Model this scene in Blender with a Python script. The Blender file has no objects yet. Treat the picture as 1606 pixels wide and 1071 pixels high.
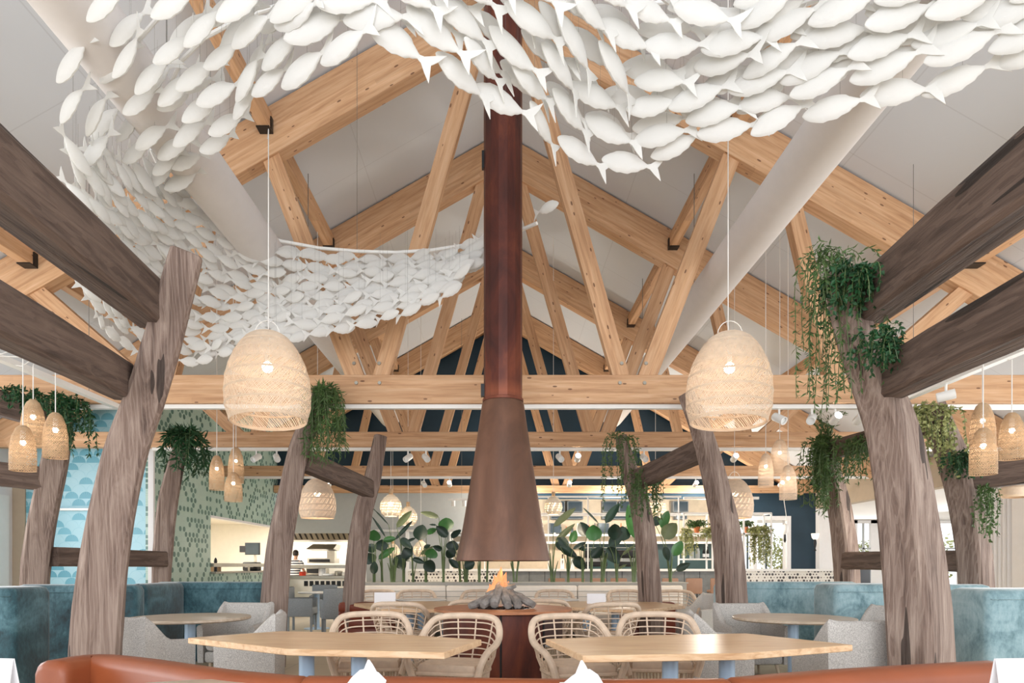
import bpy, math, random
from mathutils import Vector, Matrix, noise
random.seed(7)
SC = bpy.context.scene
COL = SC.collection
R = math.radians
# ------------------------------------------------------------------ camera, world, exposure
F = 1071.0; CX, CY, CH = 786.0, 887.0, 1.3
cam = bpy.data.cameras.new('camera'); camo = bpy.data.objects.new('camera', cam); COL.objects.link(camo)
cam.sensor_width = 36.0; cam.lens = 36.0*F/1606.0
cam.shift_x = (803-CX)/1606.0; cam.shift_y = (CY-535.5)/1606.0
cam.clip_start = 0.05; cam.clip_end = 200
camo.location = (0, 0, CH); camo.rotation_euler = (R(90), 0, 0)
SC.camera = camo
SC.view_settings.view_transform = 'Standard'; SC.view_settings.look = 'None'
SC.view_settings.gamma = 1; SC.view_settings.use_curve_mapping = False
SC.view_settings.exposure = 0.42
w = bpy.data.worlds.new('daylight'); SC.world = w; w.use_nodes = True
wb = w.node_tree.nodes['Background']; wb.inputs[0].default_value = (0.93, 0.96, 1.0, 1); wb.inputs[1].default_value = 1.55

def area(name, loc, rot, sx, sy, power, col=(1, 1, 1)):
    l = bpy.data.lights.new(name, 'AREA'); l.shape = 'RECTANGLE'; l.size = sx; l.size_y = sy; l.energy = power; l.color = col
    o = bpy.data.objects.new(name, l); COL.objects.link(o); o.location = loc; o.rotation_euler = rot; return o
# daylight through the glazing on both long sides
area('daylight_fill', (9.0, 9, 1.9), (0, R(90), 0), 2.0, 12, 260, (0.95, 0.98, 1))
area('daylight_fill', (-9.0, 7, 2.2), (0, R(-90), 0), 2.4, 9, 200, (0.95, 0.98, 1))
area('daylight_fill', (0, -3.5, 2.4), (R(94), 0, 0), 12, 3.4, 430, (0.98, 0.99, 1))  # added frontal fill behind the camera to brighten the fish, no window there

# ------------------------------------------------------------------ helpers
def P(px, py, d): return Vector(((px-CX)*d/F, d, CH+(CY-py)*d/F))

class MB:
    def __init__(s): s.v = []; s.f = []
    def add(s, vs, fs):
        n = len(s.v); s.v += [tuple(v) for v in vs]; s.f += [tuple(i+n for i in f) for f in fs]
    def box(s, a, b):
        x0, y0, z0 = a; x1, y1, z1 = b
        s.add([(x0,y0,z0),(x1,y0,z0),(x1,y1,z0),(x0,y1,z0),(x0,y0,z1),(x1,y0,z1),(x1,y1,z1),(x0,y1,z1)],
              [(0,3,2,1),(4,5,6,7),(0,1,5,4),(1,2,6,5),(2,3,7,6),(3,0,4,7)])
        return s
    def bevbox(s, a, b, r=0.03, n=3):
        # box with rounded vertical and horizontal edges (superellipse stack)
        cx, cy = (a[0]+b[0])/2, (a[1]+b[1])/2; hx, hy = (b[0]-a[0])/2, (b[1]-a[1])/2
        def ring(i, z):
            out = []
            rr = max(1e-4, min(r, hx-1e-3, hy-1e-3))
            for qx, qy, a0 in ((1,1,0),(-1,1,90),(-1,-1,180),(1,-1,270)):
                for k in range(n+1):
                    t = R(a0+90*k/n)
                    out.append((cx+qx*(hx-rr)+math.cos(t)*(rr)-qx*i, cy+qy*(hy-rr)+math.sin(t)*(rr)-qy*i, z))
            return out
        rz = min(r, (b[2]-a[2])/2-1e-3)
        rings = [ring(rz*0.9, a[2]), ring(rz*0.25, a[2]+rz*0.3), ring(0, a[2]+rz), ring(0, b[2]-rz), ring(rz*0.25, b[2]-rz*0.3), ring(rz*0.9, b[2])]
        s.loft(rings); return s
    def loft(s, rings, caps=True, closed=True):
        n = len(rings[0]); base = len(s.v)
        for r in rings: s.v += [tuple(p) for p in r]
        m = n if closed else n-1
        for i in range(len(rings)-1):
            for j in range(m):
                a = base+i*n+j; b = base+i*n+(j+1) % n
                s.f.append((a, b, b+n, a+n))
        if caps:
            s.f.append(tuple(base+j for j in reversed(range(n))))
            s.f.append(tuple(base+(len(rings)-1)*n+j for j in range(n)))
        return s
    def tube(s, pts, r, n=6, caps=True):
        pts = [Vector(p) for p in pts]; rings = []; up = None
        for i, p in enumerate(pts):
            t = (pts[min(i+1, len(pts)-1)]-pts[max(i-1, 0)])
            if t.length < 1e-9: t = Vector((0,0,1))
            t.normalize()
            if up is None:
                up = Vector((0,0,1)) if abs(t.z) < 0.9 else Vector((1,0,0))
            u = t.cross(up)
            if u.length < 1e-6: u = t.orthogonal()
            u.normalize(); v = u.cross(t).normalized(); up = v
            rr = r[i] if isinstance(r, (list, tuple)) else r
            rings.append([p+u*math.cos(2*math.pi*k/n)*rr+v*math.sin(2*math.pi*k/n)*rr for k in range(n)])
        s.loft(rings, caps); return s
    def lathe(s, c, prof, n=32, caps=False):
        c = Vector(c)
        s.loft([[c+Vector((math.cos(2*math.pi*k/n)*r, math.sin(2*math.pi*k/n)*r, z)) for k in range(n)] for r, z in prof], caps); return s
    def cyl(s, c, r, z0, z1, n=24): return s.lathe((c[0], c[1], 0), [(r, z0), (r, z1)], n, True)
    def prism(s, poly, z0, z1):
        n = len(poly)
        s.add([(x, y, z0) for x, y in poly]+[(x, y, z1) for x, y in poly],
              [tuple(reversed(range(n))), tuple(range(n, 2*n))]+[(i, (i+1) % n, n+(i+1) % n, n+i) for i in range(n)]); return s
    def ball(s, c, rx, ry=None, rz=None, n=10, m=7):
        ry = ry or rx; rz = rz or rx; c = Vector(c)
        s.loft([[c+Vector((rx*math.sin(math.pi*(i+.02)/(m+.04))*math.cos(2*math.pi*k/n), ry*math.sin(math.pi*(i+.02)/(m+.04))*math.sin(2*math.pi*k/n), -rz*math.cos(math.pi*i/m))) for k in range(n)] for i in range(m+1)]); return s
    def build(s, name, mat, parent=None, M=None, smooth=35, label=None):
        me = bpy.data.meshes.new(name); me.from_pydata(s.v, [], s.f); me.update()
        if smooth:
            me.polygons.foreach_set('use_smooth', [True]*len(me.polygons))
            me.set_sharp_from_angle(angle=R(smooth))
        me.materials.append(mat)
        o = bpy.data.objects.new(name, me); COL.objects.link(o)
        if M is not None: o.matrix_basis = M
        if parent: adopt(o, parent)
        if label: o['label'] = label
        return o

def adopt(o, p):
    o.parent = p
    m = Matrix.Identity(4); q = p
    while q is not None:
        m = (q.matrix_parent_inverse @ q.matrix_basis if q.parent else q.matrix_basis) @ m; q = q.parent
    o.matrix_parent_inverse = m.inverted()
def tag(o, label, cat, group=None):
    o['label'] = label; o['category'] = cat
    if group: o['group'] = group
    return o
def thing(name, label, cat, loc=(0,0,0), group=None, rz=0):
    o = bpy.data.objects.new(name, None); COL.objects.link(o)
    o.matrix_basis = Matrix.Translation(loc) @ Matrix.Rotation(rz, 4, 'Z')
    return tag(o, label, cat, group)
def struct(o): o['kind'] = 'structure'; return o
def copy_tree(o, parent=None):
    c = o.copy(); COL.objects.link(c)
    if parent: c.parent = parent
    for ch in o.children: copy_tree(ch, c)
    return c
def place(proto, label, loc, rz, group=None):
    c = copy_tree(proto); c.matrix_basis = Matrix.Translation(loc) @ Matrix.Rotation(rz, 4, 'Z'); c['label'] = label
    if group: c['group'] = group
    return c
def ax(p, q):
    """matrix with local X along p->q, local Z as upright as possible, origin p"""
    p = Vector(p); q = Vector(q); x = (q-p).normalized(); z = Vector((0,0,1))
    if abs(x.z) > .9999: z = Vector((0,1,0))
    y = z.cross(x).normalized(); z = x.cross(y)
    M = Matrix((x, y, z)).transposed().to_4x4(); M.translation = p; return M, (q-p).length
def beam(name, p, q, wd, ht, mat, parent=None, bev=0.006):
    M, L = ax(p, q); m = MB()
    c = bev
    sec = [(-wd/2+c,-ht/2),(wd/2-c,-ht/2),(wd/2,-ht/2+c),(wd/2,ht/2-c),(wd/2-c,ht/2),(-wd/2+c,ht/2),(-wd/2,ht/2-c),(-wd/2,-ht/2+c)]
    m.loft([[(0,a,b) for a,b in sec],[(L,a,b) for a,b in sec]])
    return m.build(name, mat, parent, M, 20)

# ------------------------------------------------------------------ materials
def new_mat(name):
    m = bpy.data.materials.new(name); m.use_nodes = True; nt = m.node_tree
    return m, nt, nt.nodes['Principled BSDF']
class N:
    def __init__(s, nt): s.nt = nt
    def n(s, t, **k):
        x = s.nt.nodes.new(t)
        for a, b in k.items(): setattr(x, a, b)
        return x
    def l(s, a, b): s.nt.links.new(a, b)
    def m(s, op, a, b=0.0, c=0.0):
        x = s.n('ShaderNodeMath', operation=op)
        for i, v in enumerate((a, b, c)):
            if isinstance(v, (int, float)): x.inputs[i].default_value = v
            else: s.l(v, x.inputs[i])
        return x.outputs[0]
    def coords(s, sc=(1,1,1), kind='Object', rot=(0,0,0)):
        t = s.n('ShaderNodeTexCoord'); mp = s.n('ShaderNodeMapping'); s.l(t.outputs[kind], mp.inputs[0]); mp.inputs[3].default_value = sc; mp.inputs[2].default_value = rot
        return mp.outputs[0]
    def noise(s, vec, scale=5, detail=4, rough=.55, dist=0):
        x = s.n('ShaderNodeTexNoise'); s.l(vec, x.inputs['Vector']); x.inputs['Scale'].default_value = scale; x.inputs['Detail'].default_value = detail
        x.inputs['Roughness'].default_value = rough; x.inputs['Distortion'].default_value = dist; return x.outputs[0]
    def ramp(s, fac, stops):
        x = s.n('ShaderNodeValToRGB'); s.l(fac, x.inputs[0]); e = x.color_ramp.elements
        while len(e) < len(stops): e.new(.5)
        for i, (p, c) in enumerate(stops): e[i].position = p; e[i].color = (*c, 1)
        return x.outputs[0]
    def mix(s, fac, a, b, mode='MIX'):
        x = s.n('ShaderNodeMix', data_type='RGBA', blend_type=mode)
        for i, v in ((0, fac), (6, a), (7, b)):
            if isinstance(v, (int, float)): x.inputs[i].default_value = v
            elif isinstance(v, tuple): x.inputs[i].default_value = (*v, 1)
            else: s.l(v, x.inputs[i])
        return x.outputs[2]
    def bump(s, h, strength, bsdf, dist=.02):
        x = s.n('ShaderNodeBump'); s.l(h, x.inputs['Height']); x.inputs['Strength'].default_value = strength; x.inputs['Distance'].default_value = dist
        s.l(x.outputs[0], bsdf.inputs['Normal'])
def srgb(r, g, b):
    f = lambda c: (c/255/12.92) if c <= 10 else ((c/255+.055)/1.055)**2.4
    return (f(r), f(g), f(b))
def plain(name, c, rough=.6, metal=0, nz=.06, sc=8, bump=0, emis=None, es=0, trans=0, alpha=1, sheen=0):
    m, nt, b = new_mat(name); k = N(nt)
    n = k.noise(k.coords(), sc)
    col = k.ramp(n, [(.25, tuple(x*(1-nz) for x in c)), (.75, tuple(min(1, x*(1+nz)) for x in c))])
    k.l(col, b.inputs['Base Color']); b.inputs['Roughness'].default_value = rough; b.inputs['Metallic'].default_value = metal
    if bump: k.bump(n, bump, b)
    if emis: b.inputs['Emission Color'].default_value = (*emis, 1); b.inputs['Emission Strength'].default_value = es
    if trans: b.inputs['Transmission Weight'].default_value = trans
    if sheen: b.inputs['Sheen Weight'].default_value = sheen
    b.inputs['Alpha'].default_value = alpha
    return m
def spruce(name, c1, c2, c3):
    m, nt, b = new_mat(name); k = N(nt)
    v = k.coords()
    g = k.noise(k.coords((.35, 6, 6)), 4, 5, .6, .4)
    col = k.ramp(g, [(.3, c1), (.5, c2), (.72, c3)])
    # lamination boards across the height
    sx = k.n('ShaderNodeSeparateXYZ'); k.l(v, sx.inputs[0])
    lam = k.m('FLOOR', k.m('DIVIDE', sx.outputs[2], .055)); seg = k.m('FLOOR', k.m('DIVIDE', k.m('ADD', sx.outputs[0], k.m('MULTIPLY', lam, 1.7)), 3.1))
    cb = k.n('ShaderNodeCombineXYZ'); k.l(lam, cb.inputs[0]); k.l(seg, cb.inputs[1])
    wn = k.n('ShaderNodeTexWhiteNoise'); k.l(cb.outputs[0], wn.inputs[0])
    col = k.mix(k.m('MULTIPLY', wn.outputs[0], .30), col, tuple(x*.72 for x in c1), 'MIX')
    vo = k.n('ShaderNodeTexVoronoi'); k.l(k.coords((2.2, 6, 6)), vo.inputs['Vector']); vo.inputs['Scale'].default_value = 1.9
    kn = k.m('LESS_THAN', vo.outputs['Distance'], .125)
    w2 = k.n('ShaderNodeSeparateColor'); k.l(vo.outputs['Color'], w2.inputs[0])
    kn = k.m('MULTIPLY', kn, k.m('GREATER_THAN', w2.outputs[0], .38))
    col = k.mix(k.m('MULTIPLY', kn, .8), col, srgb(92, 52, 28))
    k.l(col, b.inputs['Base Color']); b.inputs['Roughness'].default_value = .6
    k.bump(g, .08, b); return m
def oldwood(name, axis, light, mid, dark):
    m, nt, b = new_mat(name); k = N(nt)
    st = (4.2, 4.2, .32) if axis == 'z' else (.32, 4.2, 4.2)
    big = (1.4, 1.4, .5) if axis == 'z' else (.5, 1.4, 1.4)
    g = k.noise(k.coords(st), 2.4, 7, .62, 1.6)
    g2 = k.noise(k.coords(st), 9, 4, .6, .6)
    bg = k.noise(k.coords(big), 1.6, 3)
    col = k.ramp(g, [(.30, dark), (.47, mid), (.68, light)])
    col = k.mix(k.m('MULTIPLY', bg, .55), col, mid)
    wv = k.n('ShaderNodeTexWave', wave_type='BANDS', bands_direction='X' if axis == 'z' else 'Y'); k.l(k.coords((1, 1, .16) if axis == 'z' else (.16, 1, 1)), wv.inputs[0])
    wv.inputs['Scale'].default_value = 13; wv.inputs['Distortion'].default_value = 9; wv.inputs['Detail'].default_value = 2; wv.inputs['Detail Scale'].default_value = .8
    col = k.mix(k.m('MULTIPLY', k.m('GREATER_THAN', wv.outputs[1], .82), .28), col, light)
    cr = k.m('LESS_THAN', k.noise(k.coords(tuple(x*1.0 for x in st)), 1.5, 2, .4, .3), .335)
    col = k.mix(k.m('MULTIPLY', cr, .78), col, tuple(x*.25 for x in dark))
    k.l(col, b.inputs['Base Color']); b.inputs['Roughness'].default_value = .82
    k.bump(k.m('SUBTRACT', k.m('ADD', g, k.m('MULTIPLY', g2, .5)), k.m('MULTIPLY', cr, 1.2)), .55, b, .03); return m
def scales(name, u_axis, base, base2, dark, dark2, s, frac, fan):
    """repeating teardrop / fan tile pattern on a vertical wall"""
    m, nt, b = new_mat(name); k = N(nt)
    sx = k.n('ShaderNodeSeparateXYZ'); k.l(k.coords(), sx.inputs[0])
    u = sx.outputs[u_axis]; v = sx.outputs[2]
    rh = s*.5 if fan else s*.62
    row = k.m('FLOOR', k.m('DIVIDE', v, rh)); uu = k.m('ADD', k.m('DIVIDE', u, s), k.m('MULTIPLY', k.m('MODULO', k.m('ADD', row, 1000), 2), .5))
    cell = k.m('FLOOR', uu); fu = k.m('SUBTRACT', k.m('SUBTRACT', uu, cell), .5); fv = k.m('SUBTRACT', k.m('DIVIDE', v, rh), row)
    cb = k.n('ShaderNodeCombineXYZ'); k.l(cell, cb.inputs[0]); k.l(row, cb.inputs[1])
    wn = k.n('ShaderNodeTexWhiteNoise'); k.l(cb.outputs[0], wn.inputs[0])
    sc_ = k.n('ShaderNodeSeparateColor'); k.l(wn.outputs[1], sc_.inputs[0])
    if fan: d = k.m('SQRT', k.m('ADD', k.m('POWER', fu, 2), k.m('POWER', k.m('MULTIPLY', fv, .5), 2)))
    else: d = k.m('SQRT', k.m('ADD', k.m('POWER', k.m('MULTIPLY', fu, 1.15), 2), k.m('POWER', k.m('MULTIPLY', k.m('SUBTRACT', fv, .5), .75), 2)))
    inside = k.m('LESS_THAN', d, .48 if fan else .40)
    pick = k.m('MULTIPLY', inside, k.m('GREATER_THAN', wn.outputs[0], 1-frac))
    edge = k.m('MULTIPLY', k.m('GREATER_THAN', d, .45 if fan else .37), inside)
    ribs = k.m('MULTIPLY', k.m('GREATER_THAN', k.m('SINE', k.m('MULTIPLY', k.m('ARCTAN2', fv, fu), 30)), .3), .25)
    c0 = k.mix(k.noise(k.coords(), 1.4, 3), base, base2)
    c0 = k.mix(k.m('MULTIPLY', edge, .35), c0, dark2)
    c1 = k.mix(sc_.outputs[0], dark, dark2)
    if fan: c1 = k.mix(ribs, c1, base)
    col = k.mix(pick, c0, c1)
    k.l(col, b.inputs['Base Color']); b.inputs['Roughness'].default_value = .35
    k.bump(inside, .15, b, .01); return m
def velvet(name, a, b_, c):
    m, nt, b = new_mat(name); k = N(nt)
    n = k.noise(k.coords(), 2.2, 6, .6, .8); n2 = k.noise(k.coords((1,1,.5)), 28, 4, .7)
    col = k.ramp(k.m('ADD', k.m('MULTIPLY', n, .72), k.m('MULTIPLY', n2, .28)), [(.38, a), (.5, b_), (.64, c)])
    k.l(col, b.inputs['Base Color']); b.inputs['Roughness'].default_value = .7; b.inputs['Sheen Weight'].default_value = .6; b.inputs['Sheen Roughness'].default_value = .4
    k.bump(n2, .15, b); return m
def mosaic(name):
    m, nt, b = new_mat(name); k = N(nt)
    sx = k.n('ShaderNodeSeparateXYZ'); k.l(k.coords(), sx.inputs[0]); s = .085
    row = k.m('FLOOR', k.m('DIVIDE', sx.outputs[2], s)); uu = k.m('ADD', k.m('DIVIDE', sx.outputs[0], s), k.m('MULTIPLY', row, .5))
    cell = k.m('FLOOR', uu); fu = k.m('SUBTRACT', k.m('SUBTRACT', uu, cell), .5); fv = k.m('SUBTRACT', k.m('SUBTRACT', k.m('DIVIDE', sx.outputs[2], s), row), .5)
    d = k.m('SQRT', k.m('ADD', k.m('POWER', fu, 2), k.m('POWER', fv, 2)))
    cb = k.n('ShaderNodeCombineXYZ'); k.l(cell, cb.inputs[0]); k.l(row, cb.inputs[1])
    wn = k.n('ShaderNodeTexWhiteNoise'); k.l(cb.outputs[0], wn.inputs[0])
    dk = k.mix(wn.outputs[0], srgb(110, 90, 75), srgb(35, 35, 38))
    col = k.mix(k.m('LESS_THAN', d, k.m('MULTIPLY', wn.outputs[0], .47)), srgb(232, 228, 220), dk)
    k.l(col, b.inputs['Base Color']); b.inputs['Roughness'].default_value = .3; return m
def floor_mat(name):
    m, nt, b = new_mat(name); k = N(nt)
    br = k.n('ShaderNodeTexBrick'); k.l(k.coords(), br.inputs[0]); br.inputs['Scale'].default_value = 1; br.inputs['Brick Width'].default_value = .9; br.inputs['Row Height'].default_value = .9; br.offset = 0
    br.inputs['Mortar Size'].default_value = .006; br.inputs['Color1'].default_value = (*srgb(205, 188, 160), 1); br.inputs['Color2'].default_value = (*srgb(198, 182, 155), 1); br.inputs['Mortar'].default_value = (*srgb(160, 148, 128), 1)
    col = k.mix(k.m('MULTIPLY', k.noise(k.coords(), 2, 4), .3), br.outputs[0], srgb(180, 165, 140))
    k.l(col, b.inputs['Base Color']); b.inputs['Roughness'].default_value = .5; return m
def rust(name):
    m, nt, b = new_mat(name); k = N(nt)
    n = k.noise(k.coords((1.5, 1.5, .5)), 2.2, 6, .62, .5)
    sx = k.n('ShaderNodeSeparateXYZ'); k.l(k.coords(), sx.inputs[0])
    ring = k.m('SUBTRACT', 1, k.m('MINIMUM', 1, k.m('DIVIDE', k.m('ABSOLUTE', k.m('SUBTRACT', sx.outputs[2], 3.20)), .13)))
    col = k.ramp(n, [(.3, srgb(50, 24, 22)), (.5, srgb(88, 42, 32)), (.72, srgb(124, 64, 42))])
    col = k.mix(k.m('MULTIPLY', ring, .5), col, srgb(160, 90, 60))
    k.l(col, b.inputs['Base Color']); b.inputs['Roughness'].default_value = .42; b.inputs['Metallic'].default_value = .35; k.bump(n, .08, b); return m
def tweed(name, a, c):
    m, nt, b = new_mat(name); k = N(nt)
    n = k.noise(k.coords((1, 1, 1)), 120, 3, .8); n2 = k.noise(k.coords(), 5, 3)
    col = k.ramp(n, [(.35, a), (.62, c)]); col = k.mix(k.m('MULTIPLY', n2, .25), col, a)
    k.l(col, b.inputs['Base Color']); b.inputs['Roughness'].default_value = .95; k.bump(n, .4, b, .005); return m
def oaktop(name, c1, c2, c3):
    m, nt, b = new_mat(name); k = N(nt)
    sx = k.n('ShaderNodeSeparateXYZ'); k.l(k.coords(), sx.inputs[0])
    st = k.m('FLOOR', k.m('DIVIDE', sx.outputs[1], .11)); wn = k.n('ShaderNodeTexWhiteNoise', noise_dimensions='1D'); k.l(st, wn.inputs['W'])
    g = k.noise(k.coords((.6, 7, 7)), 4, 5, .6, .5)
    col = k.ramp(g, [(.3, c1), (.5, c2), (.7, c3)]); col = k.mix(k.m('MULTIPLY', wn.outputs[0], .3), col, c1)
    k.l(col, b.inputs['Base Color']); b.inputs['Roughness'].default_value = .32; return m
def fish_mat(name):
    m, nt, b = new_mat(name); k = N(nt)
    out = nt.nodes['Material Output']; n = k.noise(k.coords(), 30, 3)
    b.inputs['Base Color'].default_value = (.82, .82, .815, 1); b.inputs['Roughness'].default_value = .75
    tr = k.n('ShaderNodeBsdfTranslucent'); tr.inputs[0].default_value = (.93, .92, .88, 1)
    mx = k.n('ShaderNodeMixShader'); mx.inputs[0].default_value = .42; k.l(b.outputs[0], mx.inputs[1]); k.l(tr.outputs[0], mx.inputs[2]); k.l(mx.outputs[0], out.inputs[0])
    k.bump(n, .25, b, .01); return m
def ceiling_mat(name):
    m, nt, b = new_mat(name); k = N(nt)
    sx = k.n('ShaderNodeSeparateXYZ'); k.l(k.coords(), sx.inputs[0])
    seam = k.m('ADD', k.m('LESS_THAN', k.m('FRACT', k.m('DIVIDE', sx.outputs[1], 1.22)), .012), k.m('LESS_THAN', k.m('FRACT', k.m('DIVIDE', sx.outputs[0], 2.2)), .006))
    col = k.mix(k.m('MULTIPLY', seam, .3), srgb(212, 216, 222), srgb(172, 174, 178))
    k.l(col, b.inputs['Base Color']); b.inputs['Roughness'].default_value = .8; return m

M_ = dict(
    spruce=spruce('spruce_glulam', srgb(184, 138, 100), srgb(210, 166, 126), srgb(224, 186, 150)),
    trunk=oldwood('weathered_trunk', 'z', srgb(172, 154, 142), srgb(124, 104, 94), srgb(66, 50, 44)),
    obeam=oldwood('weathered_beam', 'x', srgb(128, 108, 97), srgb(92, 75, 66), srgb(50, 38, 33)),
    ceiling=ceiling_mat('ceiling_panels'), floor=floor_mat('stone_floor'),
    duct=plain('duct_fabric', srgb(222, 217, 215), .8, nz=.02), white=plain('white_lacquer', srgb(240, 240, 238), .4, nz=.02),
    wallwhite=plain('white_plaster', srgb(232, 231, 232), .8, nz=.02), grey=plain('grey_paint', srgb(176, 180, 180), .6, nz=.03),
    navy=plain('navy_paint', srgb(24, 54, 72), .6, nz=.05), taupe=plain('taupe_bulkhead', srgb(178, 162, 142), .7, nz=.04),
    cream=plain('cream_tile', srgb(236, 231, 220), .5, nz=.03), steel=plain('brushed_steel', srgb(170, 165, 155), .3, .8, .08),
    green=scales('green_drop_tiles', 1, srgb(160, 188, 174), srgb(190, 210, 198), srgb(48, 84, 78), srgb(100, 136, 124), .17, .50, False),
    blue=scales('blue_fan_tiles', 0, srgb(150, 198, 214), srgb(178, 216, 226), srgb(40, 128, 152), srgb(110, 176, 196), .27, .42, True),
    rust=rust('corten_steel'), hood=None, fish=fish_mat('white_fish_skin'),
    leather=plain('cognac_leather', srgb(142, 74, 42), .42, nz=.14, sc=3, bump=.08), rleather=plain('red_brown_leather', srgb(120, 50, 28), .4, nz=.15, sc=4, bump=.05),
    rattan=plain('rattan', srgb(210, 188, 166), .55, nz=.14, sc=14), wicker=plain('woven_wicker', srgb(228, 206, 182), .7, nz=.10, sc=18),
    wicker2=plain('woven_wicker_brown', srgb(192, 162, 128), .7, nz=.14, sc=25),
    tweed=tweed('grey_tweed', srgb(150, 146, 142), srgb(212, 208, 203)), lintel=tweed('light_linen', srgb(196, 192, 186), srgb(232, 228, 222)),
    dtweed=tweed('mid_grey_fabric', srgb(112, 118, 124), srgb(150, 156, 160)),
    oak=oaktop('oak_tabletop', srgb(200, 156, 116), srgb(228, 192, 152), srgb(240, 212, 178)), goak=oaktop('pale_oak', srgb(176, 156, 134), srgb(198, 180, 160), srgb(214, 200, 184)),
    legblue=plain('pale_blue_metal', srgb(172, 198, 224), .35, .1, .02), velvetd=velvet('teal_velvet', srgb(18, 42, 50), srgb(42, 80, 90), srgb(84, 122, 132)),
    velvetl=velvet('pale_blue_velvet', srgb(88, 120, 128), srgb(132, 162, 170), srgb(166, 190, 196)),
    black=plain('black_metal', srgb(28, 28, 30), .4, .3), glass=plain('dark_glass', srgb(58, 70, 78), .15, .2), tcotta=plain('terracotta', srgb(200, 118, 72), .8),
    leafd=plain('strelitzia_leaf', srgb(14, 42, 30), .38, nz=.35, sc=5), leafg=plain('young_strelitzia_leaf', srgb(48, 98, 46), .35, nz=.25, sc=5), leafo=plain('olive_leaf', srgb(88, 98, 66), .4, nz=.2, sc=5),
    stem=plain('leaf_stalk', srgb(86, 104, 62), .5, nz=.2), trail=plain('trailing_foliage', srgb(70, 98, 48), .6, nz=.45, sc=6), trail2=plain('dark_fern_foliage', srgb(28, 74, 38), .6, nz=.4, sc=6),
    trail3=plain('pale_ivy_foliage', srgb(160, 164, 108), .6, nz=.35, sc=6), log=plain('ceramic_log', srgb(134, 130, 126), .85, nz=.5, sc=14, bump=.5),
    flame=None, bulb=plain('lamp_bulb', (1, .86, .65), .4, emis=(1, .86, .68), es=9), spot=plain('spot_face', (1, 1, 1), .4, emis=(1, .93, .80), es=90),
    paper=plain('white_paper', srgb(238, 238, 242), .7, nz=.02), concrete=plain('grey_plaster_ledge', srgb(168, 166, 160), .8, nz=.08), bench=plain('cream_upholstery', srgb(226, 218, 208), .7, nz=.04, bump=.05),
    skin=plain('skin', srgb(206, 158, 130), .5), hair=plain('dark_hair', srgb(38, 28, 24), .6), barwood=plain('beige_wood_panel', srgb(198, 180, 156), .6, nz=.1, sc=6), greywood=plain('grey_wood_panel', srgb(120, 124, 126), .7, nz=.15, sc=9),
    brownseat=plain('brown_stool_leather', srgb(158, 122, 100), .6), mosaic=mosaic('black_white_mosaic'), dgreen=plain('dark_green_splashback', srgb(44, 70, 70), .3), red=plain('red_lamp', srgb(230, 70, 40), .5),
    cord=plain('white_cord', srgb(232, 230, 226), .6), wire=plain('thin_wire', srgb(120, 118, 114), .5), trouser=plain('dark_trousers', srgb(40, 42, 50), .8))
def _hood():
    m, nt, b = new_mat('bronzed_hood_steel'); k = N(nt)
    n = k.noise(k.coords((1.2, 1.2, .5)), 2, 5, .6, .6)
    k.l(k.ramp(n, [(.3, srgb(84, 60, 48)), (.5, srgb(108, 76, 60)), (.72, srgb(132, 94, 74))]), b.inputs['Base Color']); b.inputs['Roughness'].default_value = .48; b.inputs['Metallic'].default_value = .3
    return m
M_['hood'] = _hood()
def _flame():
    m, nt, b = new_mat('flame'); k = N(nt)
    sx = k.n('ShaderNodeSeparateXYZ'); k.l(k.coords((1,1,1), 'Generated'), sx.inputs[0])
    k.l(k.ramp(sx.outputs[2], [(0, (1, .55, .30)), (.5, (1, .42, .17)), (1, (1, .30, .12))]), b.inputs['Emission Color']); b.inputs['Emission Strength'].default_value = .8
    b.inputs['Base Color'].default_value = (.2, .08, .02, 1)
    b.inputs['Alpha'].default_value = .62
    return m
M_['flame'] = _flame()
def _stripe():
    m, nt, b = new_mat('striped_shirt'); k = N(nt)
    sx = k.n('ShaderNodeSeparateXYZ'); k.l(k.coords(), sx.inputs[0])
    s = k.m('LESS_THAN', k.m('FRACT', k.m('DIVIDE', sx.outputs[2], .075)), .5)
    k.l(k.mix(s, srgb(240, 238, 234), srgb(48, 50, 66)), b.inputs['Base Color']); b.inputs['Roughness'].default_value = .9; return m
M_['stripe'] = _stripe()

# ------------------------------------------------------------------ the room shell
GY = 20.0      # gable plane
WL, WR = -6.55, 9.2
PK = 8.3; SL = 0.572; TH = .65
def zr(x): return PK - SL*abs(x)
struct(MB().box((-16, -6, -.1), (20, 30, 0)).build('floor', M_['floor'], smooth=0))
for sgn, nm in ((-1, 'ceiling'), (1, 'ceiling')):
    m = MB(); xs = (0, sgn*9.9); zz = [PK+TH+.02, PK+TH+.02-SL*9.9]
    m.add([(xs[0], -4, zz[0]), (xs[1], -4, zz[1]), (xs[1], 24, zz[1]), (xs[0], 24, zz[0]), (xs[0], -4, zz[0]+.15), (xs[1], -4, zz[1]+.15), (xs[1], 24, zz[1]+.15), (xs[0], 24, zz[0]+.15)],
          [(0,1,2,3), (7,6,5,4), (0,4,5,1), (1,5,6,2), (2,6,7,3), (3,7,4,0)])
    struct(m.build(nm, M_['ceiling'], smooth=0))
# gable: navy triangle above the tie height
m = MB(); z0 = 3.45
tri = [(WL-3, z0), (WR, z0), (WR, zr(WR)+TH), (0, PK+TH), (WL-3, zr(WL-3)+TH)]
m.add([(x, GY, z) for x, z in tri]+[(x, GY+.2, z) for x, z in tri], [(0,1,2,3,4), (9,8,7,6,5)]+[(i, i+5, (i+1) % 5+5, (i+1) % 5) for i in range(5)])
struct(m.build('wall_gable', M_['navy'], smooth=0))
def Xat(px, d): return (px-CX)*d/F
def Zat(py, d): return CH+(CY-py)*d/F
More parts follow.
